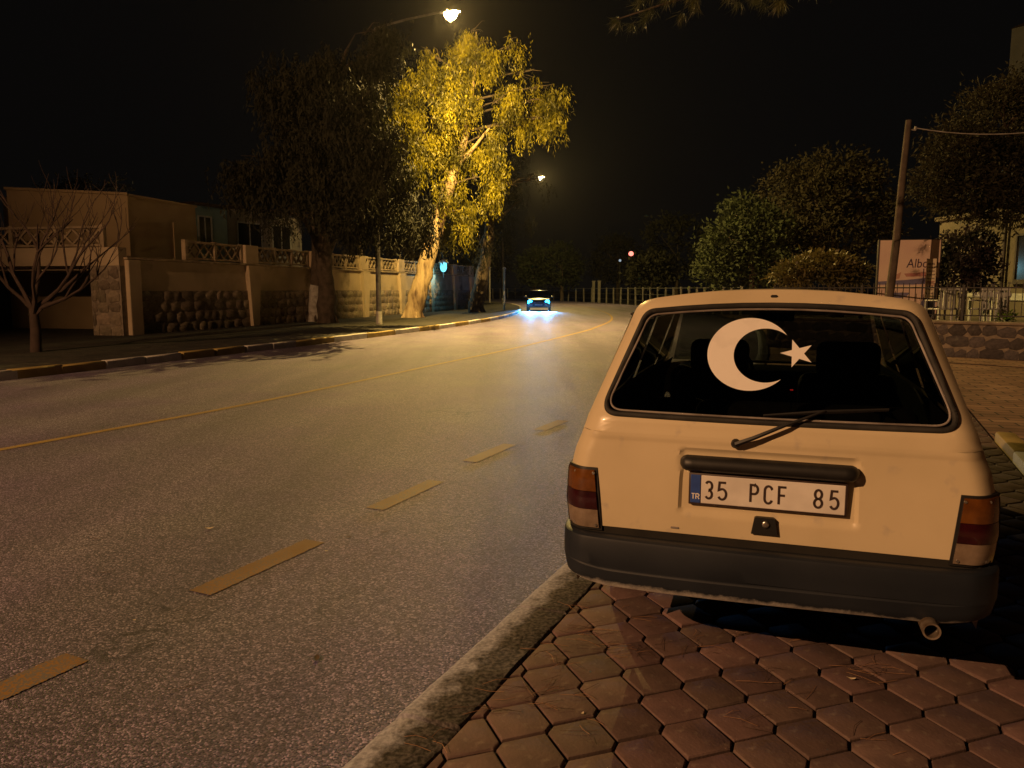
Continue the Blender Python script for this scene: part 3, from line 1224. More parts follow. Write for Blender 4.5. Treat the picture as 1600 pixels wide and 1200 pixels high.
b = MB()
b.loops([[on_glass(*rotp(p)) for p in o_arc], [on_glass(*rotp(p)) for p in i_arc]], closed=False)
b.build('crescent_decal', M['white'], tg)
b = MB()
star = []
for k in range(10):
    r = 0.062 if k % 2 == 0 else 0.062 * 0.382
    t = PI + k * PI / 5
    star.append((0.092 + r * math.cos(t), r * math.sin(t)))
for k in range(10):
    b.poly([on_glass(0.092, 0, 1.21), on_glass(*star[k], 1.21), on_glass(*star[(k + 1) % 10], 1.21)])
b.build('star_decal', M['white'], tg)

# roof
b = MB()
RY = [0, 0.04, 0.12, 0.3, 0.6, 1.0, 1.5, 1.9, 2.11]


def roof_row(j):
    row = []
    for x, z in TC:
        y0 = yr(x, z)
        y = y0 + RY[j] * (2.44 - y0) / 2.11
        xs = x * (1 + 0.045 * smooth((y - 0.3) / 1.0))
        zz = z - 0.06 * max(0, abs(x) - 0.42) * smooth((y - 0.3) / 0.8) + 0.004 * math.sin(PI * min(RY[j] / 2.11, 1)) - (0.018 if j == len(RY) - 1 else 0)
        row.append((xs, y, zz))
    return row


b.loops([roof_row(j) for j in range(len(RY))], closed=False)
roof_o = b.build('roof', M['paint'], van, 40)
# washer jet in the roof lip
b = MB()
b.rbox(-0.012, 0.014, yr(0, 1.425) - 0.012, yr(0, 1.425) + 0.01, 1.416, 1.428, 0.004, 1)
b.build('washer_jet', M['black'], roof_o)

# body sides with wheel arches
AX = [0.86, 3.36]


def zb(y):
    for a in AX:
        if abs(y - a) < 0.335: return max(0.27, 0.29 + math.sqrt(max(0.335 ** 2 - (y - a) ** 2, 0)))
    return 0.27


def ztop(y):
    return 0.90 if y < 2.9 else 0.90 - 0.11 * smooth((y - 2.9) / 1.2)


ys = sorted(set([0.12 + 0.05 * i for i in range(81)] + [a + 0.335 * math.cos(PI * k / 24) for a in AX for k in range(25)]))
for s in (-1, 1):
    b = MB()
    cols = [[(s * hw(0.27 + 0.63 * j / 14), yr(hw(0.27 + 0.63 * j / 14), 0.27 + 0.63 * j / 14), 0.27 + 0.63 * j / 14) for j in range(15)]]
    for y in ys:
        z0, z1 = zb(y), ztop(y)
        cols.append([(s * hws(z0 + (z1 - z0) * j / 14, y), y, z0 + (z1 - z0) * j / 14) for j in range(15)])
    b.loops(cols, closed=False)
    side = b.build('side_panel', M['paint'], van, 35)
    # rubbing strip
    b = MB()
    b.grid(40, 1, lambda u, v: (s * (hws(0.60, 1.28 + 1.66 * u) + 0.012), 1.28 + 1.66 * u, 0.585 + 0.035 * v))
    b.build('rubbing_strip', M['black'], side)
    for y in (1.31, 2.11, 2.94):
        b = MB()
        zz = [max(zb(y), 0.33) + (0.90 - max(zb(y), 0.33)) * i / 10 for i in range(11)]
        b.tube([(s * (hws(z, y) + 0.0005), y, z) for z in zz], 0.0035, 4)
        b.build('door_gap', M['rubber'], side)
    for y in (1.46, 2.26):
        b = MB(); b.rbox(min(s * (hws(.80, y)), s * (hws(.80, y) + .022)), max(s * (hws(.80, y)), s * (hws(.80, y) + .022)), y, y + .13, .785, .815, .006, 2)
        b.build('door_handle', M['black'], side, 40)
    # greenhouse
    G = lambda y, z, d=0.0: (s * (hws(z, y) - d), y, z)
    b = MB()
    b.grid(30, 3, lambda u, v: G(yr(hw(0.90 + 0.06 * v), 0.90 + 0.06 * v) * (1 - u) + 2.97 * u, 0.90 + 0.06 * v))
    b.grid(30, 3, lambda u, v: G(yr(hw(1.30 + 0.045 * v), 1.30 + 0.045 * v) * (1 - u) + (2.50 - 0.05 * v) * u, 1.30 + 0.045 * v))
    b.grid(8, 10, lambda u, v: G(yr(hw(0.96 + 0.34 * v), 0.96 + 0.34 * v) * (1 - u) + (0.36 + 0.14 * v) * u, 0.96 + 0.34 * v))
    b.grid(2, 4, lambda u, v: G(1.27 + 0.09 * u, 0.96 + 0.34 * v))
    b.grid(2, 4, lambda u, v: G(2.06 + 0.08 * u, 0.96 + 0.34 * v))
    b.grid(2, 6, lambda u, v: G(2.86 - 0.40 * v + 0.09 * u, 0.96 + 0.34 * v))
    b.build('pillars', M['paint'], van, 40)
    for (ya, yb, yc, yd) in [(0.36, 1.27, 1.27, 0.50), (1.36, 2.06, 2.06, 1.36), (2.14, 2.86, 2.46, 2.14)]:
        p = MB()
        p.poly([G(ya, 0.96, .01), G(yb, 0.96, .01), G(yc, 1.30, .01), G(yd, 1.30, .01)])
        p.build('side_window', M['glass_dark'], van)
    # drip rail
    b = MB()
    b.tube([G(yr(0.556, 1.345) + 0.01 + (2.42 - yr(0.556, 1.345)) * i / 16, 1.347, -0.006) for i in range(17)], 0.006, 5)
    b.build('drip_rail', M['rubber'], van, 60)
    # mirror
    b = MB()
    Mx = Matrix.Translation((s * 0.86, 2.62, 1.0))
    b.rbox(-0.085, 0.085, -0.03, 0.05, -0.055, 0.055, 0.02, 2, Mx)
    b.tube([(s * 0.72, 2.66, 0.97), (s * 0.80, 2.64, 0.985)], 0.016, 6)
    b.build('door_mirror', M['black'], van, 40)

    b = MB()
    b.grid(20, 4, lambda u, v: G(0.20 + 2.7 * u, 0.36 + 0.595 * v, 0.035))
    b.grid(6, 6, lambda u, v: G((yr(hw(0.955 + 0.35 * v), 0.955 + 0.35 * v) + 0.03) * (1 - u) + (0.37 + 0.14 * v) * u, 0.955 + 0.35 * v, 0.02))
    b.build('inner_trim', M['interior'], van)

# windscreen, bonnet, nose
b = MB()
b.poly([(-0.70, 2.97, 0.93), (0.70, 2.97, 0.93), (0.56, 2.45, 1.385), (-0.56, 2.45, 1.385)])
b.build('windscreen', M['glass'], van)
b = MB()
b.grid(16, 12, lambda u, v: ((u * 2 - 1) * hws(ztop(2.95 + 1.15 * v), 2.95 + 1.15 * v), 2.95 + 1.15 * v, ztop(2.95 + 1.15 * v) + 0.035 * (1 - (u * 2 - 1) ** 4)))
b.build('bonnet', M['paint'], van, 40)
b = MB()
b.grid(12, 6, lambda u, v: ((u * 2 - 1) * hws(0.4, 4.1), 4.1 + 0.03 * (1 - (u * 2 - 1) ** 2), 0.30 + 0.50 * v))
nose = b.build('front_panel', M['paint'], van, 40)
b = MB(); b.rbox(-0.40, 0.40, 4.10, 4.16, 0.56, 0.74, 0.01, 1); b.build('grille', M['black'], nose)
for s in (-1, 1):
    b = MB(); b.rbox(min(s * 0.43, s * 0.66), max(s * 0.43, s * 0.66), 4.08, 4.15, 0.57, 0.73, 0.015, 2); b.build('headlight', M['clear'], nose)
b = MB(); b.rbox(-0.74, 0.74, 4.05, 4.22, 0.34, 0.52, 0.04, 3); b.build('front_bumper', M['bumper'], van, 40)

# underbody and wheels
b = MB()
b.box(-0.60, 0.60, 0.10, 4.0, 0.255, 0.34)
b.box(-0.56, 0.56, 0.06, 0.5, 0.30, 0.50)
b.build('underbody', M['underside'], van)
b = MB(); b.tube([(-0.6, 0.86, 0.28), (0.6, 0.86, 0.28)], 0.05, 10); b.build('rear_axle', M['underside'], van, 40)
wm = MB()
RT = Matrix.Rotation(PI / 2, 4, 'Y')
wm.lathe([(0.185, -0.075), (0.25, -0.085), (0.28, -0.07), (0.29, -0.045), (0.29, 0.045), (0.28, 0.07), (0.25, 0.085), (0.185, 0.075)], RT, 32, cap=False)
me_t = wm.mesh('tyre', 40); me_t.materials.append(M['rubber'])
rm = MB()
rm.lathe([(0.19, -0.06), (0.17, -0.05), (0.15, -0.03), (0.06, -0.045), (0.03, -0.06), (0.03, 0.06), (0.06, 0.045), (0.15, 0.03), (0.17, 0.05), (0.19, 0.06)], RT, 32)
me_r = rm.mesh('rim', 30); me_r.materials.append(M['rim'])
for s in (-1, 1):
    for a in AX:
        t = link_mesh('wheel', me_t, None, van)
        t.location = (s * 0.665, a, 0.288)
        link_mesh('rim', me_r, None, t)

# rear bumper
bp_path = catmull([(-0.778, 0.50), (-0.778, 0.16), (-0.757, 0.015), (-0.70, -0.058), (-0.60, -0.086), (-0.3, -0.102), (0, -0.106),
                   (0.3, -0.102), (0.60, -0.086), (0.70, -0.058), (0.757, 0.015), (0.778, 0.16), (0.778, 0.50)], 8)
prof = [(-0.115, 0.497), (-0.03, 0.514), (-0.012, 0.513), (-0.003, 0.507), (0.0, 0.498), (0.001, 0.45), (0.0, 0.404), (-0.0045, 0.399), (-0.0045, 0.393), (-0.001, 0.388),
        (-0.006, 0.355), (-0.012, 0.332), (-0.022, 0.321), (-0.05, 0.317), (-0.11, 0.318)]
rings = []
for i, p in enumerate(bp_path):
    d = (bp_path[min(i + 1, len(bp_path) - 1)] - bp_path[max(i - 1, 0)]).normalized()
    n = Vector((d.y, -d.x, 0))
    dz = 0.006 * math.sin(p.x * 3.0)
    curl = 0.018 * smooth((abs(p.x) - 0.55) / 0.2)
    rings.append([(p.x + n.x * o_, p.y + n.y * o_, z + (dz + curl if z < 0.4 else 0)) for o_, z in prof])
b = MB(); b.loops(rings, closed=False)
b.build('rear_bumper', M['bumper'], van, 35)
b = MB()
b.grid(40, 2, lambda u, v: ((u * 2 - 1) * 0.735, yr((u * 2 - 1) * 0.71, 0.5) + 0.006 * v, 0.44 + 0.093 * v))
b.build('gap_shade_strip', M['underside'], van)  # near-black strip stands in for the shade between body and bumper


# tail lamps wrap round the corners
def lamp_patch(s, z0, z1, pad, dy, m, name, parent, inx=0.0, outx=0.0):
    xin = lambda z: 0.606 + 0.026 * (z - 0.52) / 0.235 - pad + inx
    b = MB()
    nu, nv = 12, 6

    def P(u, v, dy_):
        z = z0 + (z1 - z0) * v
        xo = hw(z) + 0.002 - outx
        x = xin(z) + (xo - xin(z)) * u
        e = min(x, hw(z))
        bulge = 0.003 * math.sin(PI * v)
        return (s * (x + 0.006 * u * (dy_ < 0)), yr(e, z) + dy_ - bulge, z)
    b.grid(nu, nv, lambda u, v: P(u, v, -dy))
    rim = [(i / nu, 0) for i in range(nu)] + [(1, j / nv) for j in range(nv)] + [(1 - i / nu, 1) for i in range(nu)] + [(0, 1 - j / nv) for j in range(nv)]
    b.loops([[P(u, v, -dy) for u, v in rim], [P(u, v, 0.006) for u, v in rim]])
    # return along the body side
    b.grid(3, nv, lambda u, v: (s * (hw(z0 + (z1 - z0) * v) + 0.009), yr(hw(z0 + (z1 - z0) * v), z0 + (z1 - z0) * v) - dy + 0.05 * u, z0 + (z1 - z0) * v))
    return b.build(name, m, parent, 35)


for s in (-1, 1):
    h = lamp_patch(s, 0.514, 0.758, 0.004, 0.004, M['black'], 'tail_lamp', van)
    lamp_patch(s, 0.524, 0.594, 0, 0.012, M['clear'], 'clear_lens', h, 0.006, 0.004)
    lamp_patch(s, 0.5955, 0.664, 0, 0.013, M['red'], 'red_lens', h, 0.006, 0.004)
    lamp_patch(s, 0.6655, 0.749, 0, 0.012, M['amber'], 'amber_lens', h, 0.006, 0.004)
    for (x, z) in [(0.640, 0.738), (0.718, 0.738), (0.625, 0.534), (0.712, 0.534)]:
        b = MB()
        b.lathe([(0.006, 0.0), (0.005, 0.004)], Matrix.Translation((s * x, yr(x, z) - 0.013, z)) @ Matrix.Rotation(PI / 2, 4, 'X'), 10)
        b.build('lens_screw', M['chrome'], h)

# handle bar above the plate
b = MB()
sec = [(0.0, 0.0), (-0.022, 0.004), (-0.034, 0.014), (-0.036, 0.030), (-0.030, 0.046), (-0.014, 0.056), (0.006, 0.058), (0.012, 0.02)]
rings = []
for x in [-0.309, -0.306, -0.298, -0.285, -0.26, -0.1, 0.1, 0.26, 0.285, 0.298, 0.306, 0.309]:
    k_ = 1.0 - (max(abs(x) - 0.285, 0) / 0.026) ** 2 * 0.75
    rings.append([(x, 0.018 + (y - 0.018) * k_, 0.777 + 0.029 + (z - 0.029) * k_) for y, z in sec])
b.loops(rings)
n_ = len(sec)
b.f.append(tuple(range(n_))[::-1]); b.f.append(tuple(range(len(b.v) - n_, len(b.v))))
b.build('tailgate_handle', M['black'], tg, 50)

# number plate
pl = MB(); pl.rbox(-0.275, 0.275, -0.004, 0.012, 0.648, 0.770, 0.004, 2)
plate = pl.build('number_plate', M['ink'], tg, 40)
b = MB(); b.rbox(-0.2300, 0.2685, -0.0060, 0.0, 0.6545, 0.7635, 0.003, 1); b.build('plate_face', M['plate'], plate)
b = MB(); b.rbox(-0.2685, -0.2302, -0.0061, 0.0, 0.6545, 0.7635, 0.003, 1); b.build('plate_blue_band', M['plate_blue'], plate)


def arc(cx, cy, rx, ry, a0, a1, n=10):
    return [(cx + rx * math.cos(math.radians(a0 + (a1 - a0) * i / n)), cy + ry * math.sin(math.radians(a0 + (a1 - a0) * i / n))) for i in range(n + 1)]


GL = {
    '3': [arc(.25, .745, .25, .255, 150, -90, 12) + arc(.25, .245, .25, .245, 90, -150, 12)],
    '5': [[(.47, 1), (.06, 1), (.02, .55)] + arc(.24, .31, .26, .31, 110, -150, 14)],
    '8': [arc(.25, .75, .22, .25, 0, 360, 20), arc(.25, .25, .25, .25, 0, 360, 20)],
    'P': [[(0, 0), (0, 1), (.26, 1)] + arc(.26, .74, .24, .26, 90, -90, 10) + [(0, .48)]],
    'C': [[(.5, .80)] + arc(.25, .74, .25, .26, 15, 180, 8) + arc(.25, .26, .25, .26, 180, 345, 8)],
    'F': [[(0, 0), (0, 1), (.48, 1)], [(0, .52), (.40, .52)]],
    'T': [[(0, 1), (.5, 1)], [(.25, 1), (.25, 0)]],
    'R': [[(0, 0), (0, 1), (.26, 1)] + arc(.26, .74, .22, .26, 90, -90, 8) + [(0, .48)], [(.25, .48), (.5, 0)]],
}


def stroke(b, pts, w, P3):
    """flat ribbon with round-ish joints; P3 maps 2D to 3D"""
    pts = [Vector(p) for p in pts]
    closed = (pts[0] - pts[-1]).length < 1e-4
    Lp, Rp = [], []
    n = len(pts)
    for i, p in enumerate(pts):
        a = pts[i - 1] if i > 0 else (pts[-2] if closed else None)
        c = pts[i + 1] if i < n - 1 else (pts[1] if closed else None)
        d1 = (p - a).normalized() if a is not None else None
        d2 = (c - p).normalized() if c is not None else None
        d1 = d1 or d2
        d2 = d2 or d1
        n1, n2 = Vector((-d1.y, d1.x)), Vector((-d2.y, d2.x))
        m_ = n1 + n2
        m_ = m_ / max(m_.dot(n1), 0.5)
        Lp.append(p + m_ * w / 2)
        Rp.append(p - m_ * w / 2)
    b.loops([[P3(q) for q in Lp], [P3(q) for q in Rp]], closed=False)


for ch, f0, f1 in [('3', .105, .162), ('5', .19, .255), ('P', .397, .457), ('C', .486, .547), ('F', .575, .636), ('8', .793, .854), ('5', .89, .951)]:
    b = MB()
    x0, x1 = -0.275 + 0.55 * f0 + 0.004, -0.275 + 0.55 * f1 - 0.004
    for pth in GL[ch]:
        stroke(b, [(x0 + p[0] * 2 * (x1 - x0), 0.6765 + p[1] * 0.064) for p in pth], 0.0085, lambda q: (q.x, -0.0072, q.y))
    b.build('plate_character', M['ink'], plate)
for ch, x0 in [('T', -0.2635), ('R', -0.2475)]:
    b = MB()
    for pth in GL[ch]:
        stroke(b, [(x0 + p[0] * 2 * 0.012, 0.671 + p[1] * 0.020) for p in pth], 0.0036, lambda q: (q.x, -0.0073, q.y))
    b.build('plate_character', M['white'], plate)

# tailgate latch with key barrel
b = MB()
lo = [(-0.046, 0.560), (0.046, 0.560), (0.036, 0.619), (0.030, 0.623), (-0.030, 0.623), (-0.036, 0.619)]
b.prism([Vector((x, -0.016, z)) for x, z in lo], (0, 0.022, 0))
latch = b.build('latch', M['black'], tg)
b = MB()
b.lathe([(0.0125, 0), (0.0125, 0.006), (0.010, 0.008), (0.006, 0.0085)], Matrix.Translation((0.004, -0.016, 0.600)) @ Matrix.Rotation(PI / 2, 4, 'X'), 16)
b.build('key_barrel', M['chrome'], latch, 40)
# wiper
b = MB()
b.lathe([(0.017, 0), (0.017, 0.02), (0.012, 0.028)], Matrix.Translation((-0.112, yr(-.112, .886) + 0.002, 0.886)) @ Matrix.Rotation(PI / 2, 4, 'X'), 16)
b.tube([(-0.112, yr(0, .886) - 0.028, 0.886), (-0.05, yr(0, .914) - 0.036, 0.914), (0.05, yg(0.965) - 0.045, 0.962), (0.19, yg(1.018) - 0.034, 1.018)], [0.010, 0.0085, 0.007, 0.004], 6)
wip = b.build('wiper_arm', M['black'], tg, 50)
b = MB()
b.tube([(-0.02, yg(0.990) - 0.012, 0.990), (0.19, yg(1.010) - 0.020, 1.014), (0.40, yg(1.030) - 0.012, 1.030)], [0.004, 0.007, 0.004], 5)
b.tube([(-0.02, yg(0.987) - 0.006, 0.987), (0.40, yg(1.026) - 0.006, 1.026)], 0.004, 4)
b.build('wiper_blade', M['black'], wip)
# pale scratch / dent lip low on the tailgate, seen left of the latch
b = MB(); b.rbox(-0.338, -0.306, yr(0, 0.545) - 0.003, yr(0, 0.545) + 0.004, 0.547, 0.555, 0.002, 1); b.build('drain_slot', M['seal_grey'], tg)
# exhaust
b = MB()
R_ = Matrix.Rotation(-PI / 2, 4, 'X')
ex = Matrix.Translation((0.540, -0.135, 0.322)) @ R_
b.lathe([(0.0225, 0.001), (0.0285, 0.0), (0.029, 0.006), (0.028, 0.40), (0.0225, 0.40)], ex, 20, cap=False)
b.lathe([(0.0225, 0.001), (0.0225, 0.22), (0.001, 0.221)], ex, 20, cap=False)
b.tube([(0.575, -0.02, 0.30), (0.583, -0.03, 0.335), (0.56, -0.02, 0.372)], 0.004, 5)
b.build('exhaust_pipe', M['pipe'], van, 45)

# interior
b = MB()
b.box(-0.64, 0.64, 0.3, 2.9, 0.345, 0.36)
b.box(-0.62, 0.62, 0.14, 0.32, 0.355, 0.80)
b.build('cabin_floor', M['interior'], van)
for x in (-0.27, 0.38):
    b = MB()
    b.rbox(x - 0.24, x + 0.24, 1.50, 2.05, 0.36, 0.56, 0.06, 3)
    Ms = Matrix.Translation((x, 1.62, 0.52)) @ Matrix.Rotation(math.radians(14), 4, 'X')
    b.rbox(-0.24, 0.24, -0.09, 0.07, 0.0, 0.50, 0.06, 3, Ms)
    seat = b.build('front_seat', M['interior'], van, 40)
    b = MB()
    b.rbox(x - 0.155, x + 0.155, 1.42, 1.53, 0.99, 1.178, 0.045, 3)
    b.tube([(x - 0.06, 1.50, 0.90), (x - 0.06, 1.475, 1.02)], 0.006, 6)
    b.tube([(x + 0.06, 1.50, 0.90), (x + 0.06, 1.475, 1.02)], 0.006, 6)
    b.build('headrest', M['interior'], seat, 40)
b = MB()
b.rbox(-0.60, 0.60, 0.62, 0.78, 0.36, 0.95, 0.06, 3)
b.rbox(-0.60, 0.60, 0.74, 1.20, 0.36, 0.55, 0.05, 3)
b.build('rear_bench', M['interior'], van, 40)
b = MB(); b.rbox(-0.66, 0.66, 2.45, 2.93, 0.55, 0.915, 0.06, 3); b.build('dashboard', M['interior'], van, 40)
b = MB()
ring = []
Mw = Matrix.Translation((-0.29, 2.36, 0.90)) @ Matrix.Rotation(math.radians(65), 4, 'X')
b.tube([Mw @ Vector((0.18 * math.cos(t * PI / 16), 0.18 * math.sin(t * PI / 16), 0)) for t in range(33)], 0.013, 8, cap=False)
b.tube([Mw @ Vector((-0.17, 0, 0)), Mw @ Vector((0.17, 0, 0))], 0.016, 6)
b.build('steering_wheel', M['interior'], van, 60)
b = MB(); b.rbox(-0.09, 0.13, 2.40, 2.415, 1.245, 1.31, 0.012, 2); b.build('rear_view_mirror', M['black'], van, 40)
b = MB(); b.rbox(0.081, 0.094, 0.585, 0.60, 1.020, 1.024, 0.001, 1); b.build('alarm_light', M['red_led'], van); b = MB(); b.tube([(0.087, 0.60, 0.93), (0.087, 0.60, 1.018)], 0.004, 5); b.build('alarm_stalk', M['black'], van)
b = MB()
b.grid(8, 8, lambda u, v: ((u * 2 - 1) * 0.50, 0.45 + 1.9 * v, 1.405 - 0.03 * (u * 2 - 1) ** 2))
b.build('headlining', M['interior'], van)

# ------------------------------------------------------------------ street lamps
def point_light(name, loc, power, col, r, parent):
    l = bpy.data.lights.new(name, 'POINT')
    l.energy = power
    l.color = col
    l.shadow_soft_size = r
    o = bpy.data.objects.new(name, l)
    C.objects.link(o)
    o.location = loc
    o.parent = parent
    return o


def street_lamp(base, head, label, power, col, lens, shield, throw=0.0, group='street lamps along the left kerb'):
    """base and head (position of the lamp glass) in world space; the pole stands, the arm reaches over the road"""
    base, head = Vector(base), Vector(head)
    root = empty('street_lamp', base)
    tag(root, label, 'street lamp', group)
    h = head - base
    top = Vector((0, 0, h.z - 0.35))
    d = Vector((h.x, h.y, 0)).normalized()
    b = MB()
    b.tube([(0, 0, -0.1), (0, 0, 1.2), (0, 0, h.z * 0.5), top], [0.115, 0.105, 0.085, 0.06], 12)
    pole = b.build('pole', M['pole'], root, 40)
    b = MB()
    b.tube([(0, 0, 0.0), (0, 0, 0.55)], [0.128, 0.122], 12)
    b.build('painted_foot', M['whitewash'], pole, 40)
    b = MB()
    e = Vector((h.x, h.y, h.z + 0.06)) - d * 0.42
    b.tube([top - Vector((0, 0, 0.1)), top + d * 0.10 + Vector((0, 0, 0.06)), top.lerp(e, 0.5) + Vector((0, 0, 0.06)), e], [0.05, 0.045, 0.04, 0.036], 8)
    b.build('arm', M['pole'], root, 40)
    # cobra head housing: open shell above the glass
    Mh = Matrix.Translation((h.x, h.y, h.z)) @ Matrix.Rotation(math.atan2(d.y, d.x), 4, 'Z')
    b = MB()
    rings = []
    for t, w, hh in [(-0.46, 0.05, 0.05), (-0.36, 0.10, 0.09), (-0.18, 0.15, 0.13), (0.05, 0.165, 0.14), (0.22, 0.15, 0.11), (0.31, 0.09, 0.06), (0.34, 0.02, 0.02)]:
        rings.append([Mh @ Vector((t, w * math.cos(PI * k / 8), 0.02 + hh * math.sin(PI * k / 8))) for k in range(9)])
    b.loops(rings, closed=False)
    hd = b.build('lamp_head', M['pole'], root, 50)
    b = MB()
    rings = []
    for t in [-1, -.95, -.85, -.65, -.35, 0, .35, .65, .85, .95, 1]:
        w = math.sqrt(1 - t * t) + 0.01
        rings.append([Mh @ Vector((-0.02 + t * 0.27, 0.19 * w * math.cos(PI * k / 12), 0.018 - 0.30 * w * math.sin(PI * k / 12))) for k in range(13)])
    b.loops(rings, closed=False)
    b.build('lamp_glass', lens, hd, 60)
    # added light-blocking plate: keeps the light off the gardens behind the pole
    b = MB()
    b.box(-0.064, -0.060, shield[0], shield[1], -0.30, 0.05, Mh)
    b.build('added_light_block', M['iron'], hd)
    # the burner shines all round; an added angled spot puts extra light along the road
    point_light('lamp_light', Mh @ Vector((0.0, 0, -0.10)), power * (1 - throw), col, 0.035, root)
    if throw:
        l = bpy.data.lights.new('added_spot_light', 'SPOT')
        l.energy = power * throw * 2.0
        l.color = col
        l.spot_size = PI
        l.spot_blend = 1.0
        l.shadow_soft_size = 0.035
        o = bpy.data.objects.new('added_spot_light', l)
        C.objects.link(o)
        o.parent = root
        o.location = Mh @ Vector((0.0, 0, -0.10))
        o.rotation_euler = (math.radians(20), 0, 0)
    return root


hd1 = at(705, 20, 29.8)
street_lamp(Vector((at(592, 480, 30.6).x, 30.6, 0.03)), hd1, 'lit sodium street lamp on tall pole between wall and yellow-lit tree', LAMP_FRONT, (1.0, 0.64, 0.18), M['sodium'], (-0.30, 0.075), 0.5)
street_lamp((-20.2, -7.0, 0.03), (-17.2, -8.4, 11.4), 'sodium street lamp standing left behind the viewer, lighting the car tail', LAMP_REAR, (1.0, 0.52, 0.23), M['sodium'], (-0.30, 0.20))
hd3 = at(845, 277, 74)
street_lamp((-0.9, 74.6, 0.03), hd3, 'small distant lit street lamp beyond the hanging leaves, above the bend', LAMP_FAR, (1.0, 0.68, 0.20), M['sodium_far'], (-0.3, 0.05))

# ------------------------------------------------------------------ left boundary wall with stone base and balustrade
WD = Vector((0.26, 0.9656, 0))
W0 = Vector((-11.55, 23.25, 0.03))
WROT = math.atan2(WD.y, WD.x)
WL = 33.5


def stone_variants(n, m, seed):
    r = random.Random(seed)
    out = []
    for _ in range(n):
        pts = []
        for k in range(7):
            t = 2 * PI * (k + r.uniform(-.38, .38)) / 7
            c, s = math.cos(t), math.sin(t)
            q = 1 / max(abs(c), abs(s))
            rr = 0.5 * (1 * 0.45 + q * 0.55) * r.uniform(0.90, 1.0)
            pts.append((c * rr, s * rr))
        b = MB()
        b.loops([[(x, 0.04, z) for x, z in pts], [(x * .99, -0.008, z * .99) for x, z in pts], [(x * .90, -0.022 + r.uniform(-.008, .008), z * .90) for x, z in pts]])
        b.f.append(tuple(range(14, 21)))
        me = b.mesh('stone', 28)
        me.materials.append(m)
        out.append(me)
    return out


def lay_stones(parent, x0, x1, z0, z1, rows, lmin, lmax, variants, y=0.0, seed=1):
    r = random.Random(seed)
    zs = [z0]
    for i in range(rows): zs.append(z0 + (z1 - z0) * (i + 1) / rows + (r.uniform(-.03, .03) if i < rows - 1 else 0))
    n = 0
    for i in range(rows):
        x = x0
        while x < x1 - 0.1:
            L_ = min(r.uniform(lmin, lmax), x1 - x)
            o = link_mesh('stone', r.choice(variants), None, parent)
            hh = zs[i + 1] - zs[i]
            o.location = (x + L_ / 2, y, (zs[i] + zs[i + 1]) / 2 + r.uniform(-.02, .02))
            o.scale = (L_ * 1.10, r.uniform(0.7, 1.4), hh * r.uniform(1.04, 1.14))
            o.rotation_euler = (0, r.uniform(-.12, .12), 0)
            x += L_
            n += 1
    return n


def balustrade(parent, x0, x1, y, z0, z1, step, mirror_post=True):
    n = max(1, int(round((x1 - x0) / step)))
    st_ = (x1 - x0) / n
    b = MB(); b.rbox(x0, x1, y - 0.07, y + 0.07, z0, z0 + 0.07, 0.01, 1); b.build('bottom_rail', M['balus'], parent)
    b = MB(); b.rbox(x0, x1, y - 0.09, y + 0.09, z1 - 0.08, z1, 0.012, 1); b.build('top_rail', M['balus'], parent)
    for i in range(n + 1):
        b = MB(); b.rbox(x0 + i * st_ - 0.07, x0 + i * st_ + 0.07, y - 0.08, y + 0.08, z0 - 0.03, z1 + 0.03, 0.012, 1)
        b.build('baluster_post', M['balus'], parent)
    for i in range(n):
        b = MB()
        a, e = x0 + i * st_ + 0.07, x0 + (i + 1) * st_ - 0.07
        m_ = max(2, int(round((e - a) / 0.42)))
        w = (e - a) / m_
        zl, zh = z0 + 0.07, z1 - 0.08
        for j in range(m_):
            xa, xb = a + j * w, a + (j + 1) * w
            for (p, q) in [((xa, zl), (xb, zh)), ((xa, zh), (xb, zl))]:
                dx, dz = q[0] - p[0], q[1] - p[1]
                L_ = math.hypot(dx, dz)
                nx, nz = -dz / L_ * 0.028, dx / L_ * 0.028
                yy = 0.03 if dz > 0 else 0.034
                b.prism([Vector((p[0] + nx, y - yy, p[1] + nz)), Vector((q[0] + nx, y - yy, q[1] + nz)), Vector((q[0] - nx, y - yy, q[1] - nz)), Vector((p[0] - nx, y - yy, p[1] - nz))], (0, 2 * yy, 0))
        b.build('lattice_panel', M['balus'], parent)


wall = empty('boundary_wall', W0, WROT)
tag(wall, 'long cream wall with stone base and lattice balustrade behind the roadside trees', 'wall')
b = MB(); b.box(0, WL, 0.0, 0.34, -0.25, 1.37); b.build('wall_core', M['mortar'], wall)
b = MB(); b.box(0.0, WL, 0.012, 0.328, 1.37, 2.30); b.build('plaster_band', M['plaster'], wall)
nst = lay_stones(wall, 0.45, WL, 0.0, 1.36, 4, 0.36, 0.72, stone_variants(12, M['stone'], 3), 0.0, 5)
b = MB(); b.rbox(-0.05, WL + 0.05, -0.09, 0.40, 2.30, 2.375, 0.015, 1); b.build('coping', M['balus'], wall)
pil = [6.4, 11.2, 16.0, 20.6, 25.2, 29.6, 33.2]
for s in pil:
    # tapered pilaster: wide below the coping, narrow at the ground
    b = MB()
    lo_, hi_ = 0.17, 0.40
    b.loops([[(s - lo_, -0.14, -0.2), (s + lo_, -0.14, -0.2), (s + lo_, 0.05, -0.2), (s - lo_, 0.05, -0.2)],
             [(s - hi_, -0.17, 2.298), (s + hi_, -0.17, 2.298), (s + hi_, 0.05, 2.298), (s - hi_, 0.05, 2.298)]])
    b.build('pilaster', M['plaster'], wall)
    b = MB(); b.rbox(s - 0.42, s + 0.42, -0.07, 0.36, 2.378, 3.06, 0.02, 1); b.build('pillar_block', M['plaster'], wall)
b = MB(); b.rbox(-0.02, 0.50, -0.10, 0.36, -0.2, 2.297, 0.03, 2); b.build('end_pier', M['plaster'], wall)
prev = 2.75
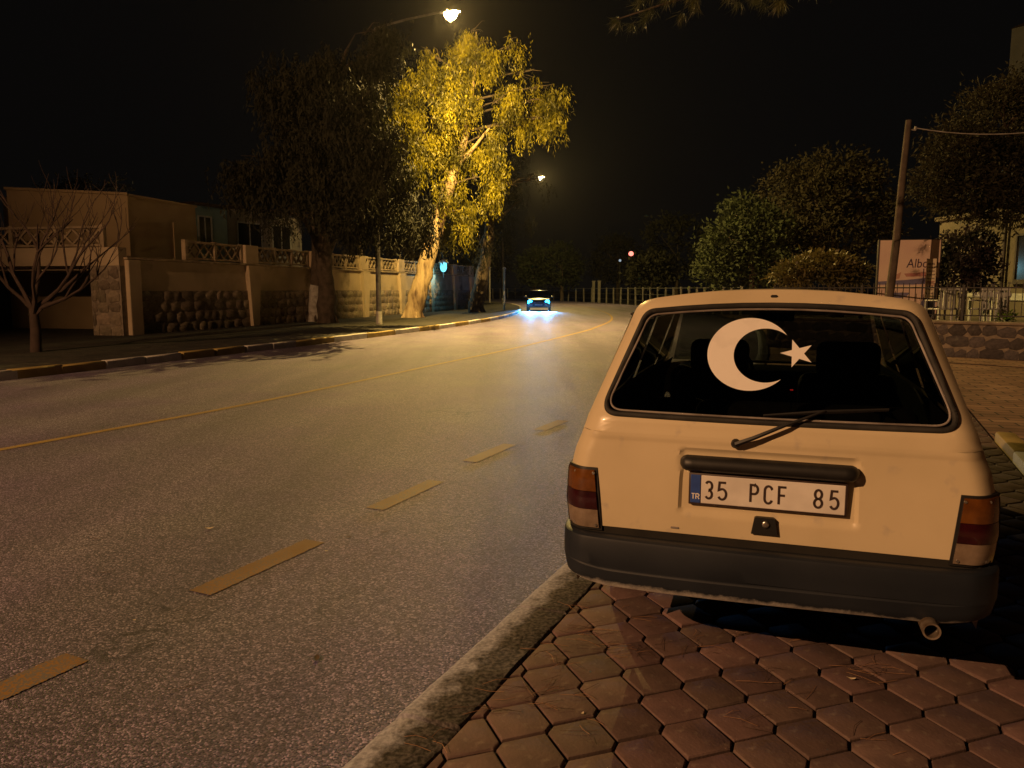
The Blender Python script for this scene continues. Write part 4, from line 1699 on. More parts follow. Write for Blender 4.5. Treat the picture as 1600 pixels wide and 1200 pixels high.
for s in pil:
    balustrade(wall, prev + 0.07, s - 0.50, 0.12, 2.42, 3.04, 1.5)
    prev = s + 0.43

# terrace with dark opening to the left of the wall
ter = empty('terrace', (-11.62, 23.0, 0.03), math.radians(168))
tag(ter, 'low dark terrace with lattice parapet at left edge behind bare tree', 'terrace')
# local x runs to the left of the photo, local y towards the camera is negative of the photo depth
b = MB(); b.box(0.02, 9.0, -0.35, 0.0, 2.12, 2.66); b.build('fascia', M['plaster'], ter)
b = MB(); b.box(0.02, 1.05, -0.45, -0.02, -0.2, 2.117); b.build('pier', M['mortar'], ter)
lay_stones(ter, 0.06, 1.02, 0.0, 2.08, 6, 0.3, 0.5, [m_ for m_ in stone_variants(4, M['stone'], 9)], -0.01, 8)
for o in ter.children:
    if o.name.startswith('stone'):
        o.rotation_euler = (0, o.rotation_euler.y, PI)
b = MB(); b.box(0.02, 9.0, -4.2, -0.352, 2.0, 2.115); b.build('ceiling_slab', M['plaster'], ter)
b = MB(); b.box(0.02, 9.0, -4.4, -4.2, -0.2, 2.0); b.build('back_wall', M['frame_dark'], ter)  # dark colour paints in the shade of the opening
balustrade(ter, 0.6, 8.6, -0.12, 2.69, 3.30, 1.6)

# buildings behind the wall
def box_building(name, label, p0, p1, depth, z0, z1, m, parapet=0.0):
    """front face from p0 to p1 (x,y); depth to the back"""
    a, c = Vector((p0[0], p0[1], 0)), Vector((p1[0], p1[1], 0))
    d = (c - a)
    root = empty(name, (a.x, a.y, z0), math.atan2(d.y, d.x))
    tag(root, label, 'building')
    b = MB()
    b.box(0, d.length, 0, depth, 0, z1 - z0)
    b.build('wall', m, root)
    return root, d.length


def window(root, x0, x1, z0, z1, fm, pm, sill=True, y=0.0):
    b = MB()
    t = 0.07
    b.box(x0 - t, x0, y - 0.05, y + 0.02, z0 - t, z1 + t)
    b.box(x1, x1 + t, y - 0.05, y + 0.02, z0 - t, z1 + t)
    b.box(x0, x1, y - 0.05, y + 0.02, z1, z1 + t)
    b.box(x0, x1, y - 0.05, y + 0.02, z0 - t, z0)
    b.box((x0 + x1) / 2 - 0.025, (x0 + x1) / 2 + 0.025, y - 0.04, y + 0.02, z0, z1)
    w = b.build('window', fm, root)
    b = MB(); b.quad((x0, y - 0.012, z0), (x1, y - 0.012, z0), (x1, y - 0.012, z1), (x0, y - 0.012, z1)); b.build('pane', pm, w)
    if sill:
        b = MB(); b.box(x0 - 0.12, x1 + 0.12, y - 0.14, y - 0.052, z0 - 0.13, z0 - t); b.build('sill', fm, w)
    return w


M['pane'] = mat('dark_pane', (0.02, 0.022, 0.026), 0.12, col2=(0.03, 0.03, 0.033), scale=2, spec=0.6)
q0, q1 = at(10, 300, 25.2), at(199, 310, 26.6)
r1, L1 = box_building('annex', 'plain beige flat roofed annex above the wall, nearer block', (q0.x, q0.y), (q1.x, q1.y), 5.0, 2.14, 4.62, M['wall_beige'])
b = MB(); b.box(-0.06, L1 + 0.002, -0.06, 5.05, 2.48, 2.56); b.build('roof_edge', M['wall_beige'], r1)
q2, q3 = at(199.5, 310, 26.65), at(305, 326, 30.4)
r2, L2 = box_building('annex', 'beige flat roofed annex with recessed panel beside the blue-lit house', (q2.x, q2.y), (q3.x, q3.y), 5.0, 0.0, 4.60, M['wall_beige'])
b = MB(); b.box(0.0, L2 + 0.05, -0.05, 5.05, 4.60, 4.67); b.build('roof_edge', M['wall_beige'], r2)
b = MB(); b.box(L2 * 0.62, L2 - 0.02, -0.035, -0.002, 2.55, 3.9); b.build('wall_panel', M['wall_beige'], r2)
q4, q5 = at(300, 320, 35.5), at(354, 330, 37.5)
r3, L3 = box_building('house', 'house wall painted as blue-lit, with one small dark window between annex and trees', (q4.x, q4.y), (q5.x, q5.y), 5.0, 0.0, 5.25, M['wall_cool_lit'])
window(r3, L3 * 0.16, L3 * 0.50, 3.55, 4.75, M['frame'], M['pane'])
b = MB(); b.rbox(-0.15, L3 + 0.15, -0.25, 5.1, 5.252, 5.38, 0.02, 1); b.build('roof', M['roof'], r3)
q6, q7 = at(355, 330, 38.5), at(470, 330, 43.0)
r4, L4 = box_building('house', 'dark grey house with wide window behind the tree trunks', (q6.x, q6.y), (q7.x, q7.y), 6.0, 0.0, 5.4, M['wall_grey'])
window(r4, L4 * 0.12, L4 * 0.42, 3.2, 4.75, M['frame'], M['pane'])
window(r4, L4 * 0.58, L4 * 0.82, 3.2, 4.75, M['frame'], M['pane'])
b = MB(); b.rbox(-0.0, L4 + 0.2, -0.4, 6.2, 5.402, 5.56, 0.02, 1); b.build('roof', M['roof'], r4)


# ------------------------------------------------------------------ vegetation
def leaf_mesh(name, P, D, Ln, Wd, m, parent):
    n = len(P)
    S = rng.normal(size=(n, 3))
    S -= D * (S * D).sum(1, keepdims=True)
    S /= np.linalg.norm(S, axis=1, keepdims=True) + 1e-9
    Ln = Ln[:, None]
    Wd = Wd[:, None]
    V = np.empty((n, 4, 3))
    V[:, 0] = P
    V[:, 1] = P + D * Ln * 0.42 + S * Wd * 0.5
    V[:, 2] = P + D * Ln
    V[:, 3] = P + D * Ln * 0.42 - S * Wd * 0.5
    me = bpy.data.meshes.new(name)
    me.vertices.add(n * 4)
    me.vertices.foreach_set('co', V.reshape(-1).astype(np.float32))
    me.loops.add(n * 4)
    me.loops.foreach_set('vertex_index', np.arange(n * 4, dtype=np.int32))
    me.polygons.add(n)
    me.polygons.foreach_set('loop_start', np.arange(0, n * 4, 4, dtype=np.int32))
    me.update(calc_edges=True)
    me.materials.append(m)
    return link_mesh(name, me, None, parent)


def unit(v):
    return v / (np.linalg.norm(v, axis=1, keepdims=True) + 1e-9)


def ellipsoid_pts(n, c, r, shell=0.5):
    d = unit(rng.normal(size=(n, 3)))
    rad = (shell + (1 - shell) * rng.random(n)) ** 0.7
    return np.array(c) + d * rad[:, None] * np.array(r)


def drooping(clusters, leaf_len=0.17, leaf_w=0.034, strand=(0.5, 1.3), tuft=260, sig=0.30, drop=0.0):
    """eucalyptus: thin leaves on hanging strands, strands grouped in tufts"""
    P, D = [], []
    for c, r, n in clusters:
        tufts = max(3, n // tuft)
        tc = ellipsoid_pts(tufts, c, r, 0.35)
        per = n // tufts
        for t in tc:
            if rng.random() < drop: continue
            ns = max(4, per // 13)
            st0 = t + rng.normal(size=(ns, 3)) * np.array([sig, sig, sig * 0.55])
            ln = rng.uniform(*strand, size=ns)
            sway = rng.normal(size=(ns, 2)) * 0.16
            for k in range(13):
                f = (k + rng.random(ns)) / 13
                p = st0.copy()
                p[:, 2] -= ln * f
                p[:, :2] += sway * f[:, None] + rng.normal(size=(ns, 2)) * 0.05
                d = rng.normal(size=(ns, 3)) * 0.42
                d[:, 2] -= 0.9
                P.append(p)
                D.append(unit(d))
    P, D = np.concatenate(P), np.concatenate(D)
    n = len(P)
    return P, D, leaf_len * rng.uniform(0.6, 1.3, n), leaf_w * rng.uniform(0.7, 1.4, n)


def bushy(clusters, leaf_len=0.16, leaf_w=0.09, spread=0.22):
    P, D = [], []
    for c, r, n in clusters:
        cl = max(6, n // 45)
        cc = ellipsoid_pts(cl, c, r, 0.45)
        w = rng.integers(0, cl, n)
        p = cc[w] + rng.normal(size=(n, 3)) * spread * np.array([1, 1, 0.7])
        d = unit(p - np.array(c)) * 0.6 + rng.normal(size=(n, 3)) * 0.6
        P.append(p)
        D.append(unit(d))
    P, D = np.concatenate(P), np.concatenate(D)
    n = len(P)
    return P, D, leaf_len * rng.uniform(0.6, 1.3, n), leaf_w * rng.uniform(0.7, 1.3, n)


def wobble(p, q, n, amp):
    out = []
    for i in range(n + 1):
        t = i / n
        w = math.sin(PI * t) * amp
        out.append(Vector(p).lerp(Vector(q), t) + Vector((random.uniform(-w, w), random.uniform(-w, w), random.uniform(-w, w) * 0.5)))
    return out


def tree(name, label, cat, trunk, radii, clusters, style, leafm, barkm, limb_r=0.06, group=None, foot=None, trunk2=None, limbs=True, **kw):
    """trunk: world points; crown clusters: (centre, radii, leaf count) in world space"""
    base = Vector(trunk[0])
    root = empty(name, base)
    tag(root, label, cat, group)
    loc = lambda p: Vector(p) - base
    b = MB()
    pts, rr = [], []
    for i in range(len(trunk) - 1):
        seg = wobble(loc(trunk[i]), loc(trunk[i + 1]), 4, radii[i] * 0.16)
        for k in range(4):
            pts.append(seg[k])
            rr.append((radii[i] + (radii[i + 1] - radii[i]) * k / 4) * random.uniform(0.93, 1.07))
    pts.append(loc(trunk[-1])); rr.append(radii[-1])
    pts[0] = pts[0] - Vector((0, 0, 0.15))
    b.tube(pts, rr, 14)
    # root flare
    for k in range(5):
        t = 2 * PI * k / 5 + random.uniform(-.3, .3)
        o_ = Vector((math.cos(t), math.sin(t), 0))
        b.tube([pts[0] + o_ * radii[0] * 1.25 + Vector((0, 0, 0.05)), pts[0] + o_ * radii[0] * 0.9 + Vector((0, 0, 0.28)), pts[1] + o_ * radii[0] * 0.35 + Vector((0, 0, 0.5))],
               [radii[0] * 0.12, radii[0] * 0.22, radii[0] * 0.22], 7)
    for extra in (trunk2 or []):
        tp, tr_ = extra
        q = []
        for i in range(len(tp) - 1): q += wobble(loc(tp[i]), loc(tp[i + 1]), 3, tr_ * 0.4)[:-1]
        q.append(loc(tp[-1]))
        b.tube(q, [tr_ * (1 - 0.6 * i / (len(q) - 1)) for i in range(len(q))], 10)
    tr = b.build('trunk', barkm, root, 60)
    if foot:
        b = MB()
        n_ = max(2, foot[0])
        b.tube(pts[:n_ + 1], [r * 1.03 for r in rr[:n_ + 1]], 14, cap=False)
        b.build('limewashed_foot', M['whitewash'], tr, 60)
    if limbs:
        for c, r, n in clusters:
            c = loc(c)
            cand = [p for p in pts if p.z < c.z + 0.2] or [pts[-1]]
            s = min(cand, key=lambda p: (p - c).length + 0.4 * abs(p.z - (c.z - 1.2)))
            i_ = pts.index(s)
            b = MB()
            mid = s.lerp(c, 0.5) + Vector((random.uniform(-.2, .2), random.uniform(-.2, .2), 0.25))
            lr = min(limb_r, rr[i_] * 0.8)
            b.tube([s, mid, c + Vector((0, 0, r[2] * 0.3))], [lr, lr * 0.65, lr * 0.25], 7)
            for _ in range(3):
                e = c + Vector((random.uniform(-1, 1) * r[0], random.uniform(-1, 1) * r[1], random.uniform(-.3, .9) * r[2])) * 0.75
                b.tube([mid.lerp(c, 0.4), mid.lerp(e, 0.75) + Vector((0, 0, 0.1)), e], [lr * 0.5, lr * 0.3, lr * 0.12], 5)
            b.build('limb', M['bark_dark'], tr, 60)
    cl = [(tuple(loc(c)), r, n) for c, r, n in clusters]
    P, D, Ln, Wd = (drooping if style == 'droop' else bushy)(cl, **kw)
    leaf_mesh('crown', P, D, Ln, Wd, leafm, root)
    return root


def cl(px, py, Y, rx, rz, n, ry=None):
    """cluster: pixel position and pixel radii at distance Y"""
    k = Y / F
    return (at(px, py, Y), (rx * k, (ry or rx) * k, rz * k), n)


# the tall eucalyptus lit by the lamp, on its leaning trunk
tree('eucalyptus_tree', 'tall eucalyptus with brightly lit yellow crown and thick leaning pale trunk', 'tree',
     [Vector((at(645, 497, 38.0).x, 38.0, 0.03)), at(655, 455, 38.0), at(668, 405, 38.2), at(683, 352, 38.5), at(702, 290, 39.0), at(730, 205, 39.5), at(742, 110, 39.8), at(744, 50, 40)],
     [0.50, 0.43, 0.39, 0.35, 0.28, 0.17, 0.07, 0.03],
     [cl(742, 50, 39.6, 22, 20, 1800), cl(742, 74, 39.6, 30, 34, 5400), cl(700, 118, 39.2, 34, 36, 5400), cl(778, 98, 39.8, 28, 36, 4500), cl(655, 150, 39.4, 30, 40, 3600), cl(628, 140, 39.0, 20, 30, 1500), cl(598, 150, 39.6, 14, 24, 600), cl(805, 75, 40.4, 16, 26, 600), cl(835, 115, 40.8, 16, 22, 500), cl(580, 205, 39.8, 12, 18, 350), cl(872, 185, 41.0, 12, 26, 600), cl(668, 85, 39.2, 16, 22, 800),
      cl(612, 180, 39.8, 24, 34, 2250), cl(715, 165, 38.6, 34, 40, 5700), cl(785, 165, 39.6, 34, 30, 4500), cl(842, 165, 40.5, 30, 34, 3450),
      cl(865, 140, 41.0, 14, 26, 1050), cl(700, 225, 39.2, 36, 34, 4950), cl(762, 220, 39.4, 34, 30, 4500), cl(820, 205, 40.2, 24, 26, 2100),
      cl(758, 285, 39.4, 24, 32, 3300), cl(655, 225, 39.6, 26, 30, 2100), cl(712, 290, 39.8, 16, 24, 1350), cl(735, 335, 40.0, 26, 26, 1950), cl(690, 345, 40.4, 20, 22, 1050), cl(698, 285, 37.8, 16, 22, 1000)],
     'droop', M['leaf_euc_lit'], M['bark_pale'], 0.065, leaf_len=0.22, leaf_w=0.052, strand=(0.5, 1.9), tuft=900, sig=0.27, drop=0.28,
     trunk2=[([at(702, 290, 39.0), at(690, 215, 39.2), at(692, 130, 39.3)], 0.13), ([at(712, 262, 39.2), at(745, 225, 39.3), at(765, 200, 39.4)], 0.12)])

# shaded eucalyptus pair left of the lamp pole
tree('eucalyptus_tree', 'dark forked eucalyptus in front of the wall, left of the lamp pole', 'tree',
     [Vector((at(512, 495, 32.0).x, 32.0, 0.03)), at(510, 450, 31.8), at(506, 405, 31.5), at(500, 330, 30.6), at(500, 240, 29.0), at(520, 150, 27.5), at(540, 80, 27)],
     [0.40, 0.34, 0.32, 0.24, 0.2, 0.12, 0.04],
     [cl(450, 130, 27.0, 44, 44, 4400), cl(520, 110, 26.6, 40, 40, 4400), cl(580, 110, 27.2, 28, 40, 3200), cl(590, 55, 27.6, 18, 26, 1400), cl(470, 210, 26.4, 60, 44, 6400), cl(560, 205, 26.6, 44, 44, 5600),
      cl(420, 270, 26.4, 50, 34, 4800), cl(520, 280, 26.0, 60, 36, 6400), cl(600, 275, 27.4, 36, 40, 4000), cl(590, 230, 24.5, 30, 44, 2600), cl(560, 160, 24.5, 50, 40, 3200), cl(640, 330, 29.0, 30, 34, 3000), cl(560, 330, 28.0, 40, 24, 3600)],
     'droop', M['leaf_shaded'], M['bark_dark'], 0.08, leaf_len=0.22, leaf_w=0.055,
     trunk2=[([at(508, 420, 31.6), at(488, 365, 31.2), at(462, 322, 30.6), at(440, 290, 29)], 0.13), ([at(507, 410, 31.5), at(530, 350, 31.2), at(545, 290, 30)], 0.17)])
tree('eucalyptus_tree', 'tree with limewashed pale foot beside the forked trunk', 'tree',
     [Vector((at(490, 495, 33.2).x, 33.2, 0.03)), at(492, 455, 33.2), at(494, 420, 33.3), at(492, 350, 33.5), at(470, 260, 33)],
     [0.28, 0.24, 0.21, 0.17, 0.06],
     [cl(440, 330, 33, 40, 24, 1200), cl(470, 250, 33, 40, 40, 1500)], 'droop', M['leaf_shaded'], M['bark_dark'], 0.07, foot=(5,))
tree('eucalyptus_tree', 'dark leaning trunk with black hanging leaves beside the blue lantern', 'tree',
     [Vector((at(744, 489, 46.5).x, 46.5, 0.03)), at(747, 460, 46.5), at(754, 425, 46.7), at(764, 370, 47), at(768, 300, 47.5), at(775, 230, 48)],
     [0.50, 0.42, 0.38, 0.32, 0.22, 0.08],
     [cl(745, 380, 46.5, 30, 26, 1200), cl(795, 340, 47, 30, 40, 1900), cl(760, 310, 47, 40, 36, 1900), cl(812, 290, 47.6, 30, 30, 1200), cl(775, 245, 48, 40, 36, 1500), cl(842, 285, 49, 14, 22, 350)],
     'droop', M['leaf_shaded'], M['bark_dark'], 0.10)
# trees and shrubs behind the wall
tree('garden_tree', 'dim garden tree behind the balustrade between the two trunks', 'tree',
     [at(563, 440, 40), at(562, 380, 40), at(556, 310, 40)], [0.16, 0.14, 0.05], [cl(560, 300, 40, 50, 34, 1500), cl(615, 300, 41, 40, 36, 1400)], 'bushy', M['leaf_olive'], M['bark_dark'], 0.06)
tree('shrub', 'small leafy shrub above the balustrade between lamp pole and leaning trunk', 'shrub',
     [Vector((at(622, 460, 45).x, 45, 0.0)), at(624, 410, 45), at(628, 380, 45)], [0.06, 0.05, 0.02], [cl(632, 372, 45, 22, 22, 1200), cl(612, 385, 45, 14, 14, 500)], 'bushy', M['leaf_olive'], M['bark_dark'], 0.03)
tree('shrub', 'silver leaved shrub rising behind the annex roof at far left', 'shrub',
     [Vector((at(120, 440, 33).x, 33, 0.0)), at(120, 330, 33), at(122, 295, 33)], [0.10, 0.07, 0.03], [cl(118, 288, 33, 20, 16, 420), cl(180, 292, 33, 16, 12, 160), cl(80, 296, 33, 20, 4, 120)], 'bushy', M['leaf_silver'], M['bark_dark'], 0.03)


# bare tree at far left
def bare_tree(base, label):
    root = empty('bare_tree', base)
    tag(root, label, 'tree')
    tr = MB()
    r = random.Random(21)
    parts = []

    def grow(p, d, L_, rad, depth, mb):
        n = 4
        pts = [p.copy()]
        q = p.copy()
        dd = d.copy()
        for _ in range(n):
            dd = (dd + Vector((r.uniform(-.22, .22), r.uniform(-.22, .22), r.uniform(-.02, .20)))).normalized()
            q = q + dd * L_ / n
            pts.append(q.copy())
        mb.tube(pts, [rad * (1 - 0.5 * i / n) for i in range(n + 1)], 6 if rad > 0.02 else 4)
        if depth > 0:
            for _ in range(r.choice([2, 3, 3])):
                i = r.choice([2, 3, 4])
                nd = (dd + Vector((r.uniform(-.9, .9), r.uniform(-.5, .5), r.uniform(-.15, .6)))).normalized()
                grow(pts[i], nd, L_ * r.uniform(.55, .8), rad * 0.52, depth - 1, mb)
    tr.tube([(0, 0, -0.1), (0.03, 0, 0.5), (0.0, 0.02, 1.0)], [0.13, 0.11, 0.09], 9)
    t = tr.build('trunk', M['twig'], root, 60)
    for d in [(0.75, 0.1, 0.75), (0.95, -0.1, 0.45), (0.25, 0.1, 1.0), (-0.4, 0.0, 0.9), (0.55, -0.3, 0.9), (-0.8, 0.1, 0.6), (0.9, 0.2, 0.22)]:
        mb = MB()
        grow(Vector((0, 0, r.uniform(0.8, 1.0))), Vector(d).normalized(), r.uniform(1.3, 1.8), 0.05, 3, mb)
        mb.build('limb', M['twig'], t, 60)
    return root


bare_tree(Vector((at(50, 470, 17.0).x, 17.0, 0.03)), 'leafless small tree with reddish twigs at far left in front of terrace')

# right-hand trees
tree('broadleaf_tree', 'rounded green tree beyond the car roof, left of the taller crown', 'tree',
     [Vector((at(1180, 455, 33).x, 33, -0.1)), at(1178, 440, 33), at(1170, 390, 33)], [0.22, 0.2, 0.1],
     [cl(1140, 385, 33, 36, 40, 2600), cl(1185, 365, 33.5, 40, 44, 3000), cl(1120, 425, 33, 26, 24, 1200), cl(1190, 420, 33, 46, 28, 1800), cl(1160, 330, 34, 26, 22, 900)],
     'bushy', M['leaf_green'], M['bark_dark'], 0.07, leaf_len=0.22, leaf_w=0.10, spread=0.3)
tree('broadleaf_tree', 'large dark tree crown behind the hedge and left of the leaning pole', 'tree',
     [Vector((at(1310, 455, 37).x, 37, -0.1)), at(1308, 430, 37), at(1300, 360, 37)], [0.3, 0.26, 0.12],
     [cl(1270, 320, 37, 50, 46, 3400), cl(1330, 300, 37.5, 46, 44, 3000), cl(1230, 300, 38, 36, 40, 1800), cl(1300, 370, 36.5, 60, 34, 3000), cl(1370, 345, 37, 30, 36, 1500), cl(1235, 370, 36.5, 40, 34, 1900), cl(1300, 265, 38, 50, 24, 1500)],
     'bushy', M['leaf_olive'], M['bark_dark'], 0.09, leaf_len=0.24, leaf_w=0.10, spread=0.32)
tree('clipped_bush', 'broad lit bush with yellowish leaves just above the car roof', 'bush',
     [Vector((at(1302, 455, 20.5).x, 20.5, -0.1)), at(1302, 452, 20.5), at(1301, 428, 20.5)], [0.13, 0.13, 0.10],
     [cl(1245, 428, 20.5, 30, 18, 2100), cl(1295, 420, 20.5, 36, 22, 2600), cl(1330, 428, 20.5, 22, 16, 1200), cl(1280, 408, 20.7, 30, 10, 800)],
     'bushy', M['leaf_hedge'], M['wood'], 0.04, leaf_len=0.13, leaf_w=0.055, spread=0.12)
tree('broadleaf_tree', 'big dark round crown at upper right above the villa', 'tree',
     [Vector((at(1660, 470, 23.5).x, 23.5, 0.5)), at(1655, 400, 23.5), at(1620, 320, 23), at(1580, 250, 22.5)], [0.3, 0.27, 0.22, 0.1],
     [cl(1560, 190, 22, 66, 56, 4600), cl(1500, 235, 21.5, 46, 44, 3200), cl(1600, 150, 22.5, 46, 40, 2400), cl(1590, 270, 22, 60, 44, 3600), cl(1510, 300, 21.5, 50, 34, 3000), cl(1462, 285, 21.5, 28, 30, 1300), cl(1570, 330, 21.5, 46, 18, 1800), cl(1640, 220, 22, 50, 60, 2500)],
     'bushy', M['leaf_olive'], M['bark_dark'], 0.10, leaf_len=0.15, leaf_w=0.05, spread=0.24)
# far round trees beyond the bend
for (px, Y, rx, rz, lab) in [(835, 98, 22, 30, 'round pale green tree beyond the fence, left of the far pair'), (878, 100, 28, 34, 'round pale green tree beyond the fence, right of the far pair')]:
    tree('round_tree', lab, 'tree', [Vector((at(px, 455, Y).x, Y, -0.1)), at(px, 440, Y)], [0.25, 0.2], [cl(px, 415, Y, rx, rz, 2600)], 'bushy', M['leaf_green'], M['bark_dark'], 0.1,
         'round trees beyond the fence', leaf_len=0.45, leaf_w=0.25, spread=0.5)
for (px, py, Y, rx, rz, lab) in [(965, 405, 112, 46, 40, 'dark tree behind the fence left of the white globe light'), (1058, 390, 96, 54, 52, 'dark tree behind the fence near car roof corner'), (1018, 428, 84, 30, 24, 'low dark bush behind the fence under the globe light'), (760, 400, 128, 40, 40, 'dark tree far behind the thin roadside posts')]:
    tree('distant_tree', lab, 'tree', [Vector((at(px, 455, Y).x, Y, -0.1)), at(px, 435, Y)], [0.3, 0.22], [cl(px, py, Y, rx, rz, 2600)], 'bushy', M['leaf_shaded'], M['bark_dark'], 0.1, 'dark trees behind the far fence',
         leaf_len=0.5, leaf_w=0.25, spread=0.6)

# pine whose branches hang into the top of the picture; the trunk stands right of the frame
pine = empty('pine_tree', (8.2, 9.3, -0.07))
tag(pine, 'pine branches with long needles hanging into the top of the picture', 'tree')
b = MB()
b.tube([(0, 0, -0.1), (-0.1, 0.1, 2.5), (-0.4, 0.2, 5.0), (-0.5, 0.2, 7.5), (-0.5, 0.2, 10)], [0.24, 0.20, 0.17, 0.12, 0.05], 12)
pt = b.build('trunk', M['bark_dark'], pine, 60)
NP, ND = [], []
for (tip, z0) in [(at(965, 30, 10.0), 5.6), (at(1000, -10, 10.4), 6.0), (at(1150, 0, 9.6), 5.4), (at(1215, -5, 9.4), 5.6), (at(1180, -40, 10.0), 6.0), (at(1080, -50, 10.2), 6.6), (at(1300, -60, 9.8), 6.4)]:
    t = tip - Vector((8.2, 9.3, -0.07))
    s = Vector((-0.45, 0.2, z0))
    mid = s.lerp(t, 0.55) + Vector((0, 0, 0.5))
    b = MB()
    b.tube([s, s.lerp(mid, .5) + Vector((0, 0, .12)), mid, mid.lerp(t, 0.6), t], [0.06, 0.05, 0.035, 0.02, 0.008], 6)
    b.build('limb', M['bark_dark'], pt, 60)
    for k in range(16):
        f = 1 - 0.030 * k
        c = mid.lerp(t, f) + Vector((random.uniform(-.2, .2), random.uniform(-.2, .2), random.uniform(-.16, .10))) * (0.3 if k == 0 else 1)
        n = 46
        d = rng.normal(size=(n, 3)) * 0.55 + np.array([(t - mid).normalized()[0] * 0.5, (t - mid).normalized()[1] * 0.5, -0.85])
        NP.append(np.array(c) + rng.normal(size=(n, 3)) * 0.02)
        ND.append(unit(d))
NP, ND = np.concatenate(NP), np.concatenate(ND)
leaf_mesh('needles', NP, ND, rng.uniform(.12, .20, len(NP)), np.full(len(NP), .0045), M['needle'], pine)

# ------------------------------------------------------------------ lights and posts in the distance
def thin_post(name, label, cat, base, h, r, m, cap=True):
    root = empty(name, base)
    tag(root, label, cat)
    b = MB(); b.tube([(0, 0, -0.1), (0, 0, h)], [r, r * 0.8], 10); b.build('shaft', m, root, 50)
    if cap:
        b = MB(); b.lathe([(r * 1.5, h), (r * 1.6, h + 0.05), (r * 0.6, h + 0.12)], None, 10); b.build('cap', m, root, 50)
    return root


thin_post('post', 'slender dark roadside post with pale upper half near the oncoming car', 'post', Vector((at(788, 470, 51).x, 51, 0.03)), 2.75, 0.075, M['pole_pale'])
thin_post('post', 'pale far roadside post between the dark trunk and the bend', 'post', Vector((at(765, 470, 80).x, 80, 0.03)), 3.6, 0.11, M['pole_pale'])

lan = empty('lantern', at(693, 428, 47.5))
tag(lan, 'glowing cyan lantern on the wall between the two leaning trunks', 'lantern')
b = MB()
b.tube([(0, 0, -0.25), (0, 0, 0.12)], 0.04, 8)
b.tube([(0, 0, 0.86), (-0.04, 0, 1.15), (-0.22, 0, 1.42)], [0.035, 0.03, 0.02], 6)
b.build('bracket', M['iron'], lan, 50)
b = MB(); b.lathe([(0.33, 0.66), (0.30, 0.72), (0.12, 0.86), (0.03, 0.92)], None, 14); b.build('shade', M['pole_pale'], lan, 40)
b = MB(); b.lathe([(0.03, 0.12), (0.14, 0.18), (0.20, 0.35), (0.20, 0.62), (0.17, 0.655)], None, 14); b.build('glass', M['cyan_light'], lan, 50)
point_light('lantern_light', (0, -0.5, 0.4), 90, (0.3, 0.8, 1.0), 0.2, lan)

rb = empty('beacon_light', Vector((at(985, 452, 105).x, 105, -0.1)))
tag(rb, 'red beacon light on a tall dark mast beyond the bend', 'beacon')
zt_ = at(985, 397, 105).z + 0.1
b = MB(); b.tube([(0, 0, 0), (0, 0, zt_ - 0.25)], [0.10, 0.06], 8); b.build('mast', M['iron'], rb, 50)
b = MB(); b.lathe([(0.10, zt_ - 0.25), (0.30, zt_ - 0.12), (0.34, zt_ + 0.1), (0.22, zt_ + 0.30), (0.02, zt_ + 0.38)], None, 12); b.build('lens', M['red_light'], rb, 50)
for (px, py, Y, r_, lab) in [(1010, 411, 92, 0.30, 'pale round globe lamp behind the fence, larger of two'), (968, 407, 97, 0.16, 'tiny pale globe lamp left below the red beacon')]:
    gl = empty('globe_lamp', Vector((at(px, 452, Y).x, Y, -0.1)))
    tag(gl, lab, 'globe lamp', 'globe lamps behind the fence')
    z_ = at(px, py, Y).z + 0.1
    b = MB(); b.tube([(0, 0, 0), (0, 0, z_ - r_ * 0.95)], 0.05, 8); b.build('post', M['iron'], gl, 50)
    b = MB(); b.lathe([(r_ * math.sin(PI * k / 10) + 0.001, z_ - r_ * math.cos(PI * k / 10)) for k in range(11)], None, 14); b.build('globe', M['globe_light'], gl, 60)

# far fence along the outside of the bend
fence = empty('fence', (0, 0, 0))
tag(fence, 'long post and wire fence along the far side of the bend', 'fence')
i0, i1 = idx_at_y(46), idx_at_y(146)
FO = RIGHT + 1.7
step = 5
fp = MB(); fp.rbox(-0.07, 0.07, -0.07, 0.07, -0.3, 1.62, 0.012, 1)
me_fp = fp.mesh('fence_post'); me_fp.materials.append(M['fence_post'])
for i in range(i0, i1, step):
    o = link_mesh('fence_post', me_fp, None, fence)
    o.location = off(i, FO, random.uniform(-.08, .06))
    o.rotation_euler = (random.uniform(-.03, .03), random.uniform(-.03, .03), -math.atan2(tang[i].x, tang[i].y))
for z in (0.35, 0.95, 1.55):
    b = MB(); b.tube([off(i, FO - 0.09, z) for i in range(i0, i1, 2)], 0.022 if z > 1.5 else 0.012, 5); b.build('fence_rail', M['wire'], fence)
ig = min(range(i0, i1), key=lambda i: abs(off(i, FO - 0.3).x / off(i, FO - 0.3).y - (928 - 800) / F))
for j, (d_, lab) in enumerate([(0, 'left gate post of pale concrete in the far fence'), (2.0, 'right gate post of pale concrete in the far fence')]):
    p = off(ig, FO - 0.35, 0) - tang[ig] * d_
    g_ = empty('gate_post', p)
    tag(g_, lab, 'post', 'gate posts in the far fence')
    b = MB(); b.rbox(-0.16, 0.16, -0.16, 0.16, -0.3, 2.35, 0.02, 1); b.build('shaft', M['fence_post'], g_)
    b = MB(); b.rbox(-0.21, 0.21, -0.21, 0.21, 2.352, 2.46, 0.02, 1); b.build('cap', M['fence_post'], g_)

# ------------------------------------------------------------------ oncoming car with headlights on
ic = idx_at_y(56.5)
onc = empty('oncoming_car', Vector((at(842, 470, 55.5).x, 55.5, -0.06)), PI - math.atan2(tang[ic].x, tang[ic].y) - 0.03)
tag(onc, 'oncoming dark car with glaring blue-white headlights far down the road', 'car')
